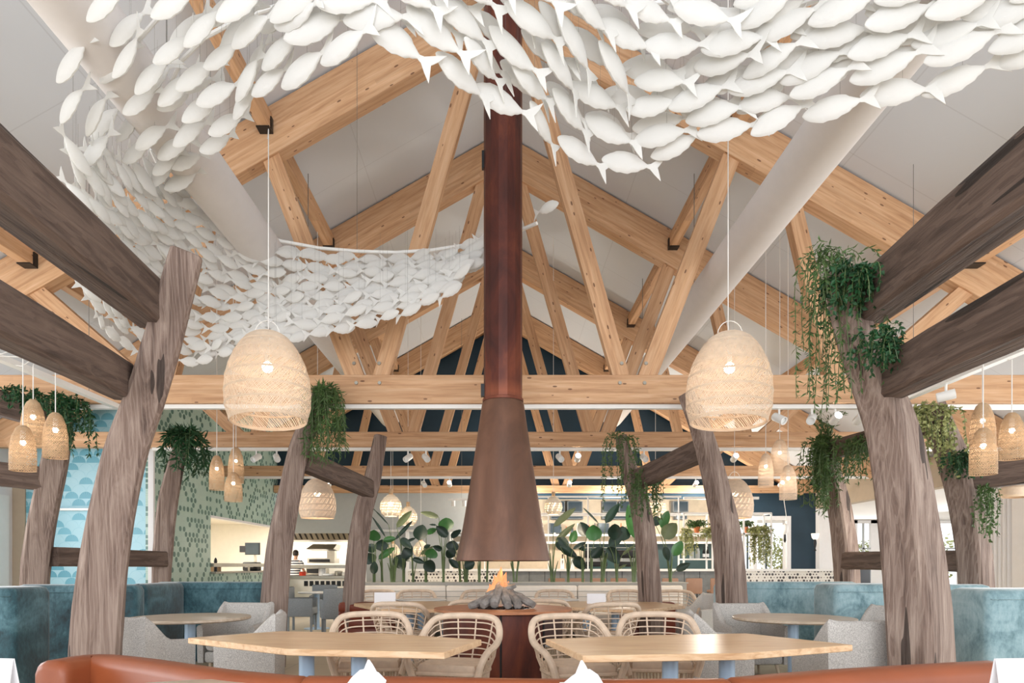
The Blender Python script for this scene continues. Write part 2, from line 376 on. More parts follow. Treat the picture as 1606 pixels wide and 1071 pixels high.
# grey soffit over the kitchen and the glazed partition
struct(MB().box((Xat(440, GY), GY-.02, Zat(836, GY)), (Xat(775, GY), GY+.2, 3.46)).build('wall_rear', M_['grey'], smooth=0))
struct(MB().box((Xat(572, GY), GY, 0), (Xat(705, GY), GY+.12, Zat(836, GY))).build('wall_partition', M_['grey'], smooth=0))
for i, px in enumerate((572, 639, 708)):
    struct(MB().box((Xat(px, GY)-.05, GY-.06, 0), (Xat(px, GY)+.05, GY-.001, Zat(832, GY))).build('trim_%d' % (i+1), M_['white'], smooth=0))
struct(MB().box((Xat(572, GY)-.05, GY-.08, Zat(833, GY)-.02), (Xat(708, GY)+.05, GY-.02, Zat(833, GY)+.05)).build('trim_4', M_['steel'], smooth=0))
# navy wall with a bright doorway at the right
dx0, dx1 = Xat(1182, GY), Xat(1238, GY)
struct(MB().box((Xat(1238, GY), GY-.02, 0), (WR, GY+.2, 3.46)).build('wall_navy', M_['navy'], smooth=0))
struct(MB().box((Xat(775, GY), GY-.02, Zat(782, GY)), (dx1, GY+.2, 3.46)).build('wall_navy_band', M_['navy'], smooth=0))
m = MB(); fz = Zat(816, GY)
m.box((dx0-.05, GY-.12, 0), (dx0+.06, GY+.2, fz)); m.box((dx1-.12, GY-.12, 0), (dx1, GY+.2, fz)); m.box((dx0-.05, GY-.12, fz), (dx1, GY+.2, fz+.12))
struct(m.build('door_1', M_['wallwhite'], smooth=0))
struct(MB().box((dx0, GY-.02, fz+.12), (dx1, GY+.2, Zat(782, GY))).build('wall_over_door', M_['navy'], smooth=0))
m = MB()
for a in (.25, .5, .8): m.box((dx0+(dx1-dx0)*a-.02, GY+1.2, 0), (dx0+(dx1-dx0)*a+.02, GY+1.25, fz))
m.box((dx0, GY+1.2, 1.1), (dx1, GY+1.25, 1.16))
struct(m.build('window_1', M_['glass'], smooth=0))
# left return wall, green drop tiles, with the kitchen hatch
HY = 15.4; hz1 = Zat(808, HY); hz0 = 1.16
m = MB()
m.box((WL-.15, 12.87, 0), (WL, HY, 5.2)); m.box((WL-.15, HY, hz1), (WL, GY+.2, 5.2)); m.box((WL-.15, HY, 0), (WL, GY+.2, hz0))
struct(m.build('wall_left', M_['green'], smooth=0))
struct(MB().box((WL-.17, HY-.03, hz1-.05), (WL+.02, GY, hz1)).build('trim_5', M_['wallwhite'], smooth=0))
# blue fan tile wall facing the room
struct(MB().box((Xat(42, 12.9), 12.88, 0), (WL-.155, 13.05, 4.9)).build('wall_blue', M_['blue'], smooth=0))
struct(MB().box((WL-.07, 12.80, 0), (WL+.03, 12.86, 5.0)).build('trim_6', M_['wallwhite'], smooth=0))
m = MB().box((Xat(88, 12.8), 12.74, Zat(799, 12.8)-.02), (WL-.5, 12.88, Zat(799, 12.8)+.02)).build('trim_7', M_['white'], smooth=0); struct(m)
struct(MB().box((-9.25, 12.85, 0), (Xat(42, 12.9), 13.05, Zat(760, 12.9)+1)).build('trim_8', M_['taupe'], smooth=0))
# outer left wall with white sliding door
struct(MB().box((-9.4, 10.6, 0), (-9.2, 12.85, 4.0)).build('wall_outer_left', M_['wallwhite'], smooth=0))
struct(MB().box((-9.6, 10.6, 2.7), (-9.2, 4.0, 4.0)).build('wall_above_windows_left', M_['wallwhite'], smooth=0))
d1 = struct(MB().box((-9.2, 10.7, 0.02), (-9.15, 12.7, 2.6)).build('door_2', M_['white'], smooth=0))
MB().box((-9.15, 12.0, 1.75), (-9.08, 12.05, 1.98)).build('door_handle', M_['black'], d1)
# right bulkhead, annex ceiling and bright annex with columns
struct(MB().box((WR, 4, 2.95), (WR+.25, GY, 3.62)).build('wall_bulkhead', M_['taupe'], smooth=0))
struct(MB().box((WR+.25, 2, 2.97), (18, 27, 3.05)).build('ceiling_annex', M_['wallwhite'], smooth=0))
def col_(x0, x1, y0, y1, nm): struct(MB().box((x0, y0, 0), (x1, y1, 2.95)).build(nm, M_['wallwhite'], smooth=0))
col_(WR, WR+.45, GY-.25, GY+.2, 'wall_column_rear')
col_(WR, WR+.42, 15.3, 15.95, 'wall_column_middle')
col_(WR, WR+.42, 11.9, 12.3, 'wall_column_front')
# annex rear wall with windows
AY = 25.0
m = MB(); edges = [Xat(1290, AY), Xat(1297, AY), Xat(1312, AY), Xat(1345, AY), Xat(1366, AY), Xat(1400, AY), 18]
for a, b in ((0, 1), (2, 3), (4, 5)): m.box((edges[a], AY, 0), (edges[b], AY+.15, 2.96))
m.box((edges[0], AY, 2.85), (18, AY+.15, 2.96)); m.box((edges[0], AY, 0), (18, AY+.15, .6))
struct(m.build('wall_annex', M_['wallwhite'], smooth=0))
m = MB()
for px in (1305, 1355, 1425, 1460): m.box((Xat(px, AY)-.03, AY+.02, .6), (Xat(px, AY)+.03, AY+.08, 2.85))
m.box((edges[0], AY+.02, 1.9), (18, AY+.07, 1.96))
struct(m.build('window_2', M_['grey'], smooth=0))
m = MB()
for y in (9.0, 12.5, 16.0, 19.5): m.box((14.5, y, 0), (14.7, y+1.2, 2.96))
m.box((14.5, 8, 0), (14.7, 25, .5))
struct(m.build('wall_annex_side', M_['wallwhite'], smooth=0))
# kitchen shell
KY = 24.0
m = MB(); m.box((-11.2, KY, 0), (Xat(572, GY)+.0, KY+.1, 3)); m.box((-11.2, 15.2, 0), (-11.1, KY, 3)); m.box((-11.2, 15.1, 0), (WL-.15, 15.25, 3)); m.box((Xat(572, GY)+.001, GY+.12, 0), (Xat(572, GY)+.1, KY, 3))
struct(m.build('wall_kitchen', M_['cream'], smooth=0))
struct(MB().box((-11.2, 15.2, 2.75), (WL-.15, GY, 2.85)).box((-11.2, GY+.2, 2.75), (Xat(572, GY), KY, 2.85)).build('ceiling_kitchen', M_['cream'], smooth=0))
area('annex_daylight', (13.9, 15, 1.7), (0, R(90), 0), 2.2, 12, 200, (.97, .99, 1))
area('annex_daylight', (12, 24.6, 1.7), (R(-90), 0, 0), 5, 2, 70, (.97, .99, 1))
area('kitchen_ceiling_light', (-8.6, 17.8, 2.72), (0, 0, 0), 2, 3, 260, (1, .97, .93))
area('kitchen_ceiling_light', (-5.8, 22.0, 2.72), (0, 0, 0), 3, 2, 300, (1, .97, .93))

# ------------------------------------------------------------------ roof trusses
TY = [8.92, 12.16, 16.06, 19.7]
ords = ['nearest', 'second', 'third', 'rearmost']
for ti, Y in enumerate(TY):
    t = thing('roof_truss', ords[ti]+' spruce roof truss with ' + ['silver bolts on its long tie beam', 'tie beam just behind the nearest truss', 'tie beam above the woven bell pendants', 'tie beam against the navy gable'][ti], 'roof truss', (0, Y, 3.4), 'spruce roof trusses')
    xl = -9.1 if Y < 12.8 else WL+.02
    hb = [.365, .265, .235, .205][ti]
    beam('tie_beam', (xl, Y, 3.4+hb/2), (WR-.02, Y, 3.4+hb/2), .2, hb, M_['spruce'], t)
    for s in (-1, 1):
        xe = 8.8 if (s > 0 or Y < 12.8) else 6.5
        beam('rafter', (-s*.05, Y, PK+TH/2-.01+SL*.05), (s*xe, Y, PK-SL*xe+TH/2-.01), .24+(.006 if s > 0 else 0), TH*math.cos(math.atan(SL)), M_['spruce'], t)
        for wj, (xa, za, xb, wdt) in enumerate(((1.60, 3.78, .28, .21), (1.84, 3.78, 3.02, .23), (4.36, 3.78, 3.72, .2), (4.58, 3.78, 6.1, .2))):
            if s < 0 and Y > 12.8 and xb > 6: continue
            if xb > 5.9 and zr(xb) < 3.9: continue
            M, L = ax((s*xa, Y, 3.4+hb*.55), (s*xb, Y, zr(xb)+.12))
            wi = .070+.005*wj+(.002 if s > 0 else 0); m = MB(); m.box((0, -wi, -wdt/2), (L, wi, wdt/2)); m.build('web', M_['spruce'], t, M, 0)
    if ti == 0:
        for s in (-1, 1):
            for xc in (1.56, 1.88, 4.36, 4.62):
                for zc in (3.66, 3.92):
                    if xc > 4 and zc > 3.8: continue
                    m = MB(); m.lathe((0,0,0), [(.001, -.012), (.022, -.012), (.026, 0)], 10, True)
                    M = Matrix.Translation((s*xc+random.uniform(-.03, .03), Y-(.101 if zc < 3.8 else .076), zc)) @ Matrix.Rotation(R(-90), 4, 'X')
                    m.build('bolt', M_['steel'], t, M)
# purlins with steel hangers
k = 0
pl = {3.02: 'beside the inner web', 6.05: 'near the eave'}
for ti in range(-1, 3):
    Ya = TY[ti] if ti >= 0 else 3.6; Yb = TY[ti+1]
    for s in (-1, 1):
        for xp in (3.02, 6.05):
            if s < 0 and ti >= 1 and xp > 6: continue
            side = 'left' if s < 0 else 'right'
            where = ['in front of the nearest truss', 'between nearest and second truss', 'between second and third truss', 'between third and rearmost truss'][ti+1]
            p = thing('purlin', 'spruce purlin %s, %s, on the %s slope' % (where, pl[xp], side), 'purlin', (s*xp, Ya, zr(xp)+.42), 'spruce purlins')
            beam('purlin_beam', (s*xp, Ya+.12, zr(xp)+.42), (s*xp, Yb-.12, zr(xp)+.42), .14, .24, M_['spruce'], p)
            m = MB(); x = s*xp; z = zr(xp)+.42
            m.box((x-.085, Yb-.28, z-.135), (x+.085, Yb-.122, z-.121)); m.box((x-.085, Yb-.2, z-.125), (x-.071, Yb-.122, z+.05)); m.box((x+.071, Yb-.2, z-.125), (x+.085, Yb-.122, z+.05))
            m.build('joist_hanger', M_['black'], p, smooth=0)
# ducts
for s, side in ((-1, 'left'), (1, 'right')):
    m = MB(); c = (s*2.94+.0, 5.18)
    ys = [2.0+i*.9 for i in range(18)]+[17.9, 18.15, 18.3, 18.35]
    rr = [.245]*(len(ys)-3)+[.23, .17, .04]
    m.loft([[(c[0]+math.cos(2*math.pi*k/36)*r, y, c[1]+math.sin(2*math.pi*k/36)*r) for k in range(36)] for y, r in zip(ys, rr)])
    d = thing('air_duct', 'long white round air duct along the %s roof slope' % side, 'duct', (c[0], 2, c[1]), 'white air ducts')
    m.build('duct_tube', M_['duct'], d)
    m = MB()
    for y in (6.0, 10.4, 14.2, 17.4):
        m.tube([(c[0], y, c[1]+.24), (c[0], y, PK+TH-SL*abs(c[0]))], .006, 5)
    m.build('suspension_wire', M_['wire'], d)

# ------------------------------------------------------------------ track lights
def spot_light(x, y, z, yaw, pitch, label, lit=1, group='white track spotlights'):
    t = thing('track_spotlight', label, 'spotlight', (x, y, z), group)
    MB().cyl((x, y), .014, z-.09, z+.0, 8).build('mount', M_['white'], t)
    Mx = Matrix.Translation((x, y, z-.13)) @ Matrix.Rotation(yaw, 4, 'Z') @ Matrix.Rotation(pitch, 4, 'X')
    m = MB(); m.lathe((0,0,0), [(.001, -.09), (.05, -.09), (.055, -.08), (.055, .09), (.045, .09), (.045, .07)], 16)
    m.build('lamp_head', M_['white'], t, Mx)
    m = MB(); m.lathe((0,0,0), [(.0005, .066), (.045, .066)], 14); m.build('lamp_face', M_['spot'] if lit else M_['white'], t, Mx)
    if lit == 2:
        l = bpy.data.lights.new('spot_lamp', 'SPOT'); l.energy = 90; l.spot_size = R(80); l.spot_blend = .6; l.color = (1, .88, .7); l.shadow_soft_size = .05
        o = bpy.data.objects.new('spot_lamp', l); COL.objects.link(o)
        o.matrix_basis = Mx @ Matrix.Translation((0, 0, .12)) @ Matrix.Rotation(R(180), 4, 'X'); adopt(o, t)
    return t
for ti, Y in enumerate(TY[:3]):
    tk = MB().box((-6.2 if ti else -9, Y-.04, 3.345), (8.9, Y+.04, 3.398)).build('light_track', M_['white'], smooth=0)
    tag(tk, 'white light track under the %s truss tie beam' % ords[ti], 'light track', 'white light tracks')
for s, side in ((-1, 'left'), (1, 'right')):
    t = thing('light_track', 'white suspended light track running lengthwise on the %s' % side, 'light track', (s*4.95, 3, 3.35), 'white light tracks')
    MB().box((s*4.95-.04, 3.0, 3.32), (s*4.95+.04, 8.8, 3.38)).build('track', M_['white'], t, smooth=0)
    m = MB(); [m.tube([(s*4.95, y, 3.38), (s*4.95, y, PK+TH-SL*4.95)], .004, 4) for y in (4.2, 6.4, 8.2)]; m.build('suspension_wire', M_['wire'], t)
def sp(px, py, ti, lit, nm, yaw=0):
    Y = TY[ti]; spot_light(Xat(px, Y), Y, 3.35, R(180)+yaw if lit else yaw, R(-72) if lit else R(120), nm, lit)
sp(1310, 650, 0, 1, 'lit spotlight above the planted beam, left of the bright pair'); sp(1348, 650, 0, 1, 'lit spotlight beside the big right post, right of the bright pair')
sp(1222, 650, 0, 0, 'unlit spotlight just right of the big right pendant', .5); sp(1273, 650, 0, 0, 'unlit spotlight left of the bright pair', -.6)
sp(906, 712, 1, 1, 'lit spotlight right of the flue under the second truss'); sp(1152, 713, 1, 1, 'lit spotlight beside the leaning post under the second truss')
sp(878, 712, 1, 0, 'unlit spotlight close to the right side of the hood', .3); sp(668, 712, 1, 0, 'unlit spotlight left of the hood, the nearer of two', .5); sp(640, 712, 1, 0, 'unlit spotlight left of the hood above the round pendants', -.5)
sp(402, 712, 1, 0, 'unlit spotlight beside the small pendants on the left', -.5); sp(434, 712, 1, 0, 'unlit spotlight next to the leaning post on the left', .5); sp(1010, 712, 1, 0, 'unlit spotlight above the planted post', .2)
sp(705, 752, 2, 1, 'lit spotlight left of the hood under the third truss'); sp(893, 755, 2, 1, 'lit spotlight right of the hood under the third truss'); sp(1091, 752, 2, 1, 'lit spotlight below the sloping old beam'); sp(515, 755, 2, 1, 'lit spotlight behind the sloping old beam on the left')
sp(665, 752, 2, 0, 'unlit spotlight behind the round white pendants', .4); sp(1225, 752, 2, 1, 'lit spotlight behind the right cluster of small pendants')
spot_light(4.95, 7.6, 3.32, R(60), R(80), 'large white spotlight on the lengthwise track at right', 0); spot_light(4.95, 8.4, 3.32, R(-60), R(70), 'white spotlight at the rear end of the right lengthwise track', 0)
for x, y in ((-2, 12.3), (2, 12.3), (4.5, 12.3), (-1.2, 16.2), (1.7, 16.2), (4.6, 16.2), (6.2, 9.2)):
    l = bpy.data.lights.new('track_glow', 'SPOT'); l.energy = 120; l.spot_size = R(110); l.spot_blend = 1; l.color = (1, .86, .66); l.shadow_soft_size = .1
    o = bpy.data.objects.new('track_glow', l); COL.objects.link(o); o.location = (x, y+.1, 3.28); o.rotation_euler = (R(25), 0, 0)
# bar area warm light
for x in (0.5, 3.2, 5.8):
    l = bpy.data.lights.new('bar_lamp', 'POINT'); l.energy = 150; l.color = (1, .93, .82); l.shadow_soft_size = .12
    o = bpy.data.objects.new('bar_lamp', l); COL.objects.link(o); o.location = (x, 19.3, 2.9)

# ------------------------------------------------------------------ fireplace: hood with flue, and the fire table
FX, FY = 0.02, 7.6
hd = thing('fireplace_hood', 'tall rusty steel flue pipe with a conical hood over the fire table', 'fireplace hood', (FX, FY, 1.35))
m = MB(); m.lathe((FX, FY, 0), [(.49, Zat(880, FY)), (.522, Zat(879, FY)), (.522, Zat(876, FY)), (.455, Zat(833, FY)), (.39, Zat(780, FY)), (.31, Zat(708, FY)), (.235, Zat(636, FY)), (.218, Zat(630, FY))], 64)
m.build('hood_cone', M_['hood'], hd)
MB().lathe((FX, FY, 0), [(.49, Zat(880, FY)), (.30, 2.4), (.1, 2.6), (.001, 2.6)], 48).build('hood_lining', M_['black'], hd)
m = MB(); m.lathe((FX, FY, 0), [(.222, Zat(631, FY)), (.222, Zat(628, FY)), (.214, Zat(626, FY)), (.214, 8.75)], 14)
m.build('flue_pipe', M_['rust'], hd, smooth=20)
MB().lathe((FX, FY, 0), [(.214, Zat(631, FY)), (.228, Zat(631, FY)), (.228, Zat(627, FY)), (.214, Zat(626, FY))], 48).build('pipe_collar', M_['rust'], hd)
MB().box((FX-.245, FY-.04, Zat(622, FY)), (FX-.19, FY+.04, Zat(603, FY))).build('wall_bracket', M_['black'], hd, smooth=0)
MB().box((FX-.235, FY-.03, Zat(265, FY)), (FX-.19, FY+.03, Zat(238, FY))).build('wall_bracket', M_['black'], hd, smooth=0)
ft = thing('fire_table', 'round rusty steel fire table with drum base under the hood', 'fire pit', (FX, FY, 0))
FZ = .83
MB().lathe((FX, FY, 0), [(.001, FZ-.03), (.75, FZ-.03), (.765, FZ-.025), (.765, FZ), (.30, FZ), (.29, FZ-.02), (.001, FZ-.02)], 96).build('table_ring', M_['rust'] if 0 else plain('orange_rust_top', srgb(172, 114, 78), .5, .15, .2), ft)
m = MB(); m.lathe((FX, FY, 0), [(.66, .48), (.66, FZ-.031)], 64); m.build('upper_drum', plain('dark_rust_drum', srgb(64, 38, 34), .5, .3, .2), ft)
MB().box((FX-.66, FY-.02, .46), (FX+.66, FY+.02, .48)).build('drum_floor', M_['black'], ft, smooth=0)
m = MB(); arc_ = [R(176+133*i/28) for i in range(29)]
m.loft([[(FX+.665*math.cos(a), FY+.665*math.sin(a), 0), (FX+.665*math.cos(a), FY+.665*math.sin(a), FZ-.033), (FX+.65*math.cos(a), FY+.65*math.sin(a), FZ-.033), (FX+.65*math.cos(a), FY+.65*math.sin(a), 0)] for a in arc_]); m.build('drum_wall', M_['rust'], ft, smooth=30)
for a in (R(268), R(309)): m = MB(); m.tube([(FX+.668*math.cos(a), FY+.668*math.sin(a), 0), (FX+.668*math.cos(a), FY+.668*math.sin(a), FZ-.035)], .012, 6); m.build('panel_seam', M_['black'], ft)
m = MB(); pts = [(FX+.29*math.cos(R(a)), FY+.29*math.sin(R(a))) for a in range(0, 360, 30)]
m.prism(pts, 0, FZ-.032); m.build('base_column', M_['rust'], ft, smooth=0)
for a in (55, 125, 235, 305):
    m = MB(); M = Matrix.Translation((FX, FY, 0)) @ Matrix.Rotation(R(a), 4, 'Z'); m.box((.27, -.01, 0), (.64, .01, FZ-.032)); m.build('side_fin', M_['rust'], ft, M, 0)
m = MB()
for k in range(150):
    a = random.uniform(0, 6.28); r = .29*math.sqrt(random.random()); q = random.uniform(.012, .028)
    m.ball((FX+r*math.cos(a), FY+r*math.sin(a), FZ-.005), q, q*random.uniform(.6, 1), q*.7, 5, 3)
pb = tag(m.build('lava_pebbles', M_['black']), 'dark pebbles filling the burner tray of the fire table', 'pebbles'); pb['kind'] = 'stuff'
logs = [((-.36,-.20,.03),(-.02,.02,.17),.045,'lying furthest left'),((-.22,-.24,.04),(.0,.0,.22),.05,'second from left, leaning inward'),((-.10,-.27,.04),(-.02,.03,.28),.055,'standing at the front left'),
        ((.06,-.26,.04),(-.04,.05,.26),.052,'standing at the front centre'),((.17,-.22,.04),(.0,.05,.22),.055,'at the front right with pitted bark'),((.33,-.16,.03),(.03,.05,.2),.045,'lying furthest right'),
        ((-.15,.22,.04),(.05,-.02,.26),.05,'at the rear left'),((.2,.2,.04),(-.02,.0,.28),.05,'at the rear right'),((-.18,-.05,.15),(.14,-.02,.25),.035,'laid across the top of the pile')]
for a, b, r, nm in logs:
    a = Vector((FX, FY, FZ))+Vector(a); b = Vector((FX, FY, FZ))+Vector(b); m = MB()
    pts = [a.lerp(b, t/6)+Vector((random.uniform(-.008,.008),)*3) for t in range(7)]
    m.tube(pts, [r*.8, r*1.02, r*.95, r*1.05, r*.95, r*.9, r*.7], 9)
    tag(m.build('fire_log', M_['log']), 'grey charred log %s in the fire' % nm, 'log', 'logs in the fire pit')
fl = thing('fire', 'orange gas flame rising from the logs', 'flame', (FX, FY, FZ+.12))
for dx, dy, h, r in ((-.10, 0, .27, .04), (-.04, .03, .36, .05), (.02, -.02, .30, .045), (-.15, .02, .17, .035), (.07, .03, .2, .035), (-.01, -.06, .24, .03)):
    m = MB(); n = 9; ph = random.uniform(0, 6)
    m.loft([[(FX+dx+.02*math.sin(ph+6*t)*t+math.cos(2*math.pi*k/8)*r*rr, FY+dy+math.sin(2*math.pi*k/8)*r*rr, FZ+.10+h*t) for k in range(8)] for t, rr in [(i/n, (math.sin(math.pi*min(1, .25+.75*i/n)))**.9+.02) for i in range(n+1)]])
    m.build('flame_tongue', M_['flame'], fl)
l = bpy.data.lights.new('fire_glow', 'POINT'); l.energy = 4; l.color = (1, .5, .2); l.shadow_soft_size = .1
o = bpy.data.objects.new('fire_glow', l); COL.objects.link(o); o.location = (FX, FY, FZ+.4)

# ------------------------------------------------------------------ weathered posts and beams
def hewn(name, pts, radii, mat, label, cat, group, axis='z', sq=7, rot=.3, flat=1.0, seed=0, amp=.03):
    """hewn timber: squarish section lofted along a bent path, with dents and wane"""
    P_ = [Vector(p) for p in pts]; n = 28; M = len(P_)-1
    def interp(t):
        x = t*M; i = min(int(x), M-1); f = x-i
        p0 = P_[max(i-1, 0)]; p1 = P_[i]; p2 = P_[i+1]; p3 = P_[min(i+2, M)]
        v = .5*((2*p1)+(p2-p0)*f+(2*p0-5*p1+4*p2-p3)*f*f+(3*p1-3*p2+p3-p0)*f**3)
        return v, radii[i]*(1-f)+radii[i+1]*f
    base = P_[0].copy(); rings = []; K = 28
    for i in range(n+1):
        c, r = interp(i/n); c2, _ = interp(min(1, i/n+.01)); c1, _ = interp(max(0, i/n-.01)); tg = (c2-c1).normalized()
        if axis == 'z': u = Vector((1,0,0)) - tg*tg.x
        else: u = tg.cross(Vector((0,0,1)))
        u.normalize(); v = tg.cross(u).normalized(); ring = []
        for k in range(K):
            a = 2*math.pi*k/K+rot
            ca, sa = math.cos(a-rot), math.sin(a-rot)
            d = (abs(ca)**sq+abs(sa)**sq)**(-1/sq)
            x, y = ca*d*r*(.62 if axis == 'x' else 1), sa*d*r*flat
            x, y = x*math.cos(rot)-y*math.sin(rot), x*math.sin(rot)+y*math.cos(rot)
            nz = noise.noise(Vector((math.cos(a)*1.6+seed*3.1, math.sin(a)*1.6, i*.22)))*.9+noise.noise(Vector((math.cos(a)*5, math.sin(a)*5+seed, i*.7)))*.35
            q = 1+nz*amp*3
            ring.append(c+u*x*q+v*y*q)
        rings.append(ring)
    # slightly domed, worn ends
    e0 = [rings[0][k].lerp(sum(rings[0], Vector())/K, .12) for k in range(K)]; e1c = sum(rings[-1], Vector())/K
    tg = (interp(1)[0]-interp(.97)[0]).normalized()
    e1 = [rings[-1][k].lerp(e1c, .10)+tg*radii[-1]*.12 for k in range(K)]
    m = MB(); m.loft([e0]+rings+[e1])
    if axis == 'x':
        Mx, L = ax(P_[0], P_[-1]); inv = Mx.inverted(); m.v = [tuple(inv @ Vector(q)) for q in m.v]
        o = m.build(name, mat, None, Mx, 28)
    else:
        m.v = [tuple(Vector(q)-base) for q in m.v]; o = m.build(name, mat, None, Matrix.Translation(base), 28)
    return tag(o, label, cat, group)
G_post = 'weathered tree posts'; G_beam = 'old weathered cross beams'
def post(pix, wid, Y, label, seed, rot=.45, flat=1.0, sq=10):
    pts = [P(x, y, Y) for x, y in pix]; rad = [wd*Y/F/2*.80 for wd in wid]
    a, b = pts[-2], pts[-1]; g = b+(b-a)*((b.z)/(a.z-b.z)) if b.z > 0.02 else b
    g.z = 0; g.x = b.x + (g.x-b.x)*.5
    pts = [p for p in pts]+[g]; rad = rad+[rad[-1]*1.03]
    return hewn('tree_post', list(reversed(pts)), list(reversed(rad)), M_['trunk'], label, 'post', G_post, 'z', sq, rot, flat, seed, .018)
post([(292,402),(266,500),(233,610),(195,720),(167,860),(153,990)], [58,64,68,74,80,86], 5.6, 'big weathered post at left with bare pointed top and pale swirling grain', 1, .45)
post([(1318,425),(1340,520),(1380,620),(1405,700),(1430,860),(1443,1000)], [48,56,68,76,86,92], 5.4, 'big weathered post at right carrying trailing plants at its top', 2, .5)
post([(506,610),(488,660),(470,700),(455,770),(438,860),(430,950)], [30,34,36,40,46,48], 8.8, 'leaning weathered post left of centre with fern on its top', 3)
post([(597,684),(583,755),(570,800),(561,860),(554,940)], [22,29,32,35,36], 10.8, 'slim weathered post with bare top, nearest the strelitzias at left', 4)
post([(288,685),(276,730),(263,790),(256,860),(253,915)], [22,30,36,36,34], 11.3, 'weathered post in front of the green tiled wall', 5)
post([(97,640),(88,715),(70,800),(60,860),(55,915)], [36,42,45,46,46], 8.9, 'weathered post at far left in front of the blue tiles', 6)
post([(1464,636),(1483,690),(1502,740),(1518,810),(1530,900)], [34,42,46,46,48], 8.5, 'dark weathered post at far right with ivy on its top', 7)
post([(1076,618),(1101,680),(1123,760),(1139,840),(1149,960)], [24,32,38,44,48], 8.6, 'leaning weathered post right of the hood, top hidden by the pendant', 8)
post([(974,684),(988,740),(1003,790),(1013,850),(1020,950)], [18,26,30,33,36], 10.5, 'weathered post right of the hood with strands of moss', 9)
post([(1292,692),(1306,745),(1317,800),(1325,860),(1329,915)], [20,26,34,37,37], 11.0, 'weathered post in front of the annex columns draped in greenery', 10)
def obeam(a, b, ht, label, seed, flat=.62, bow=0):
    p, q = Vector(a), Vector(b); mid = (p+q)/2+Vector((0, 0, bow))
    pts = [p, p.lerp(mid, .5)+Vector((0,0,bow*.3)), mid, mid.lerp(q, .5)+Vector((0,0,bow*.3)), q]
    # section: u is horizontal (flat), v vertical
    r = ht/2*.94
    return hewn('old_beam', pts, [r]*5, M_['obeam'], label, 'beam', G_beam, 'x', 16, 0, 1.0, seed, .009)
_h = hewn
def ext(a, b, t): a = Vector(a); b = Vector(b); return a+(b-a)*t
a = P(238, 478, 5.6); b = P(-36, 253, 3.3); obeam(ext(a, b, 2.1), ext(a, b, .0), .40, 'thick old beam at upper left running into the big post below its tip', 11, bow=.015)
a = P(194, 599, 5.6); b = P(-36, 480, 3.45); obeam(ext(a, b, 2.1), ext(a, b, .0), .315, 'lower thick old beam at left joining the big post', 12, bow=.015)
a = P(1366, 470, 5.4); b = P(1646, 256, 3.25); obeam(ext(a, b, 2.1), ext(a, b, .0), .40, 'thick dark beam at upper right running into the planted post', 13, bow=.015)
a = P(1390, 597, 5.4); b = P(1640, 475, 3.4); obeam(ext(a, b, 2.1), ext(a, b, .0), .34, 'lower thick dark beam at right joining the big post', 14, bow=.015)
obeam(P(476, 722, 8.8), P(582, 768, 10.8), .29, 'sloping old beam between the two posts left of the hood', 15)
obeam(P(994, 755, 10.5), P(1108, 702, 8.6), .30, 'sloping old beam between the two posts right of the hood', 16)
obeam(P(108, 662, 8.9), P(-60, 616, 8.2), .33, 'upper old beam at far left topped with ferns', 17)
obeam(P(84, 753, 8.9), P(-60, 737, 8.3), .31, 'lower old beam at far left behind the small pendants', 18)
obeam(P(84, 873, 8.95), P(262, 877, 11.3), .27, 'low horizontal rail between the two posts on the left', 19)
obeam(P(1322, 879, 11.0), P(1520, 880, 8.5), .29, 'low horizontal rail between the two posts on the right', 20)
obeam(P(1296, 708, 11.0), P(1470, 664, 8.5), .30, 'planted old beam passing behind the big right post', 21)
obeam(P(1512, 751, 8.5), P(1680, 728, 7.9), .33, 'old beam at far right behind the small pendants', 22)

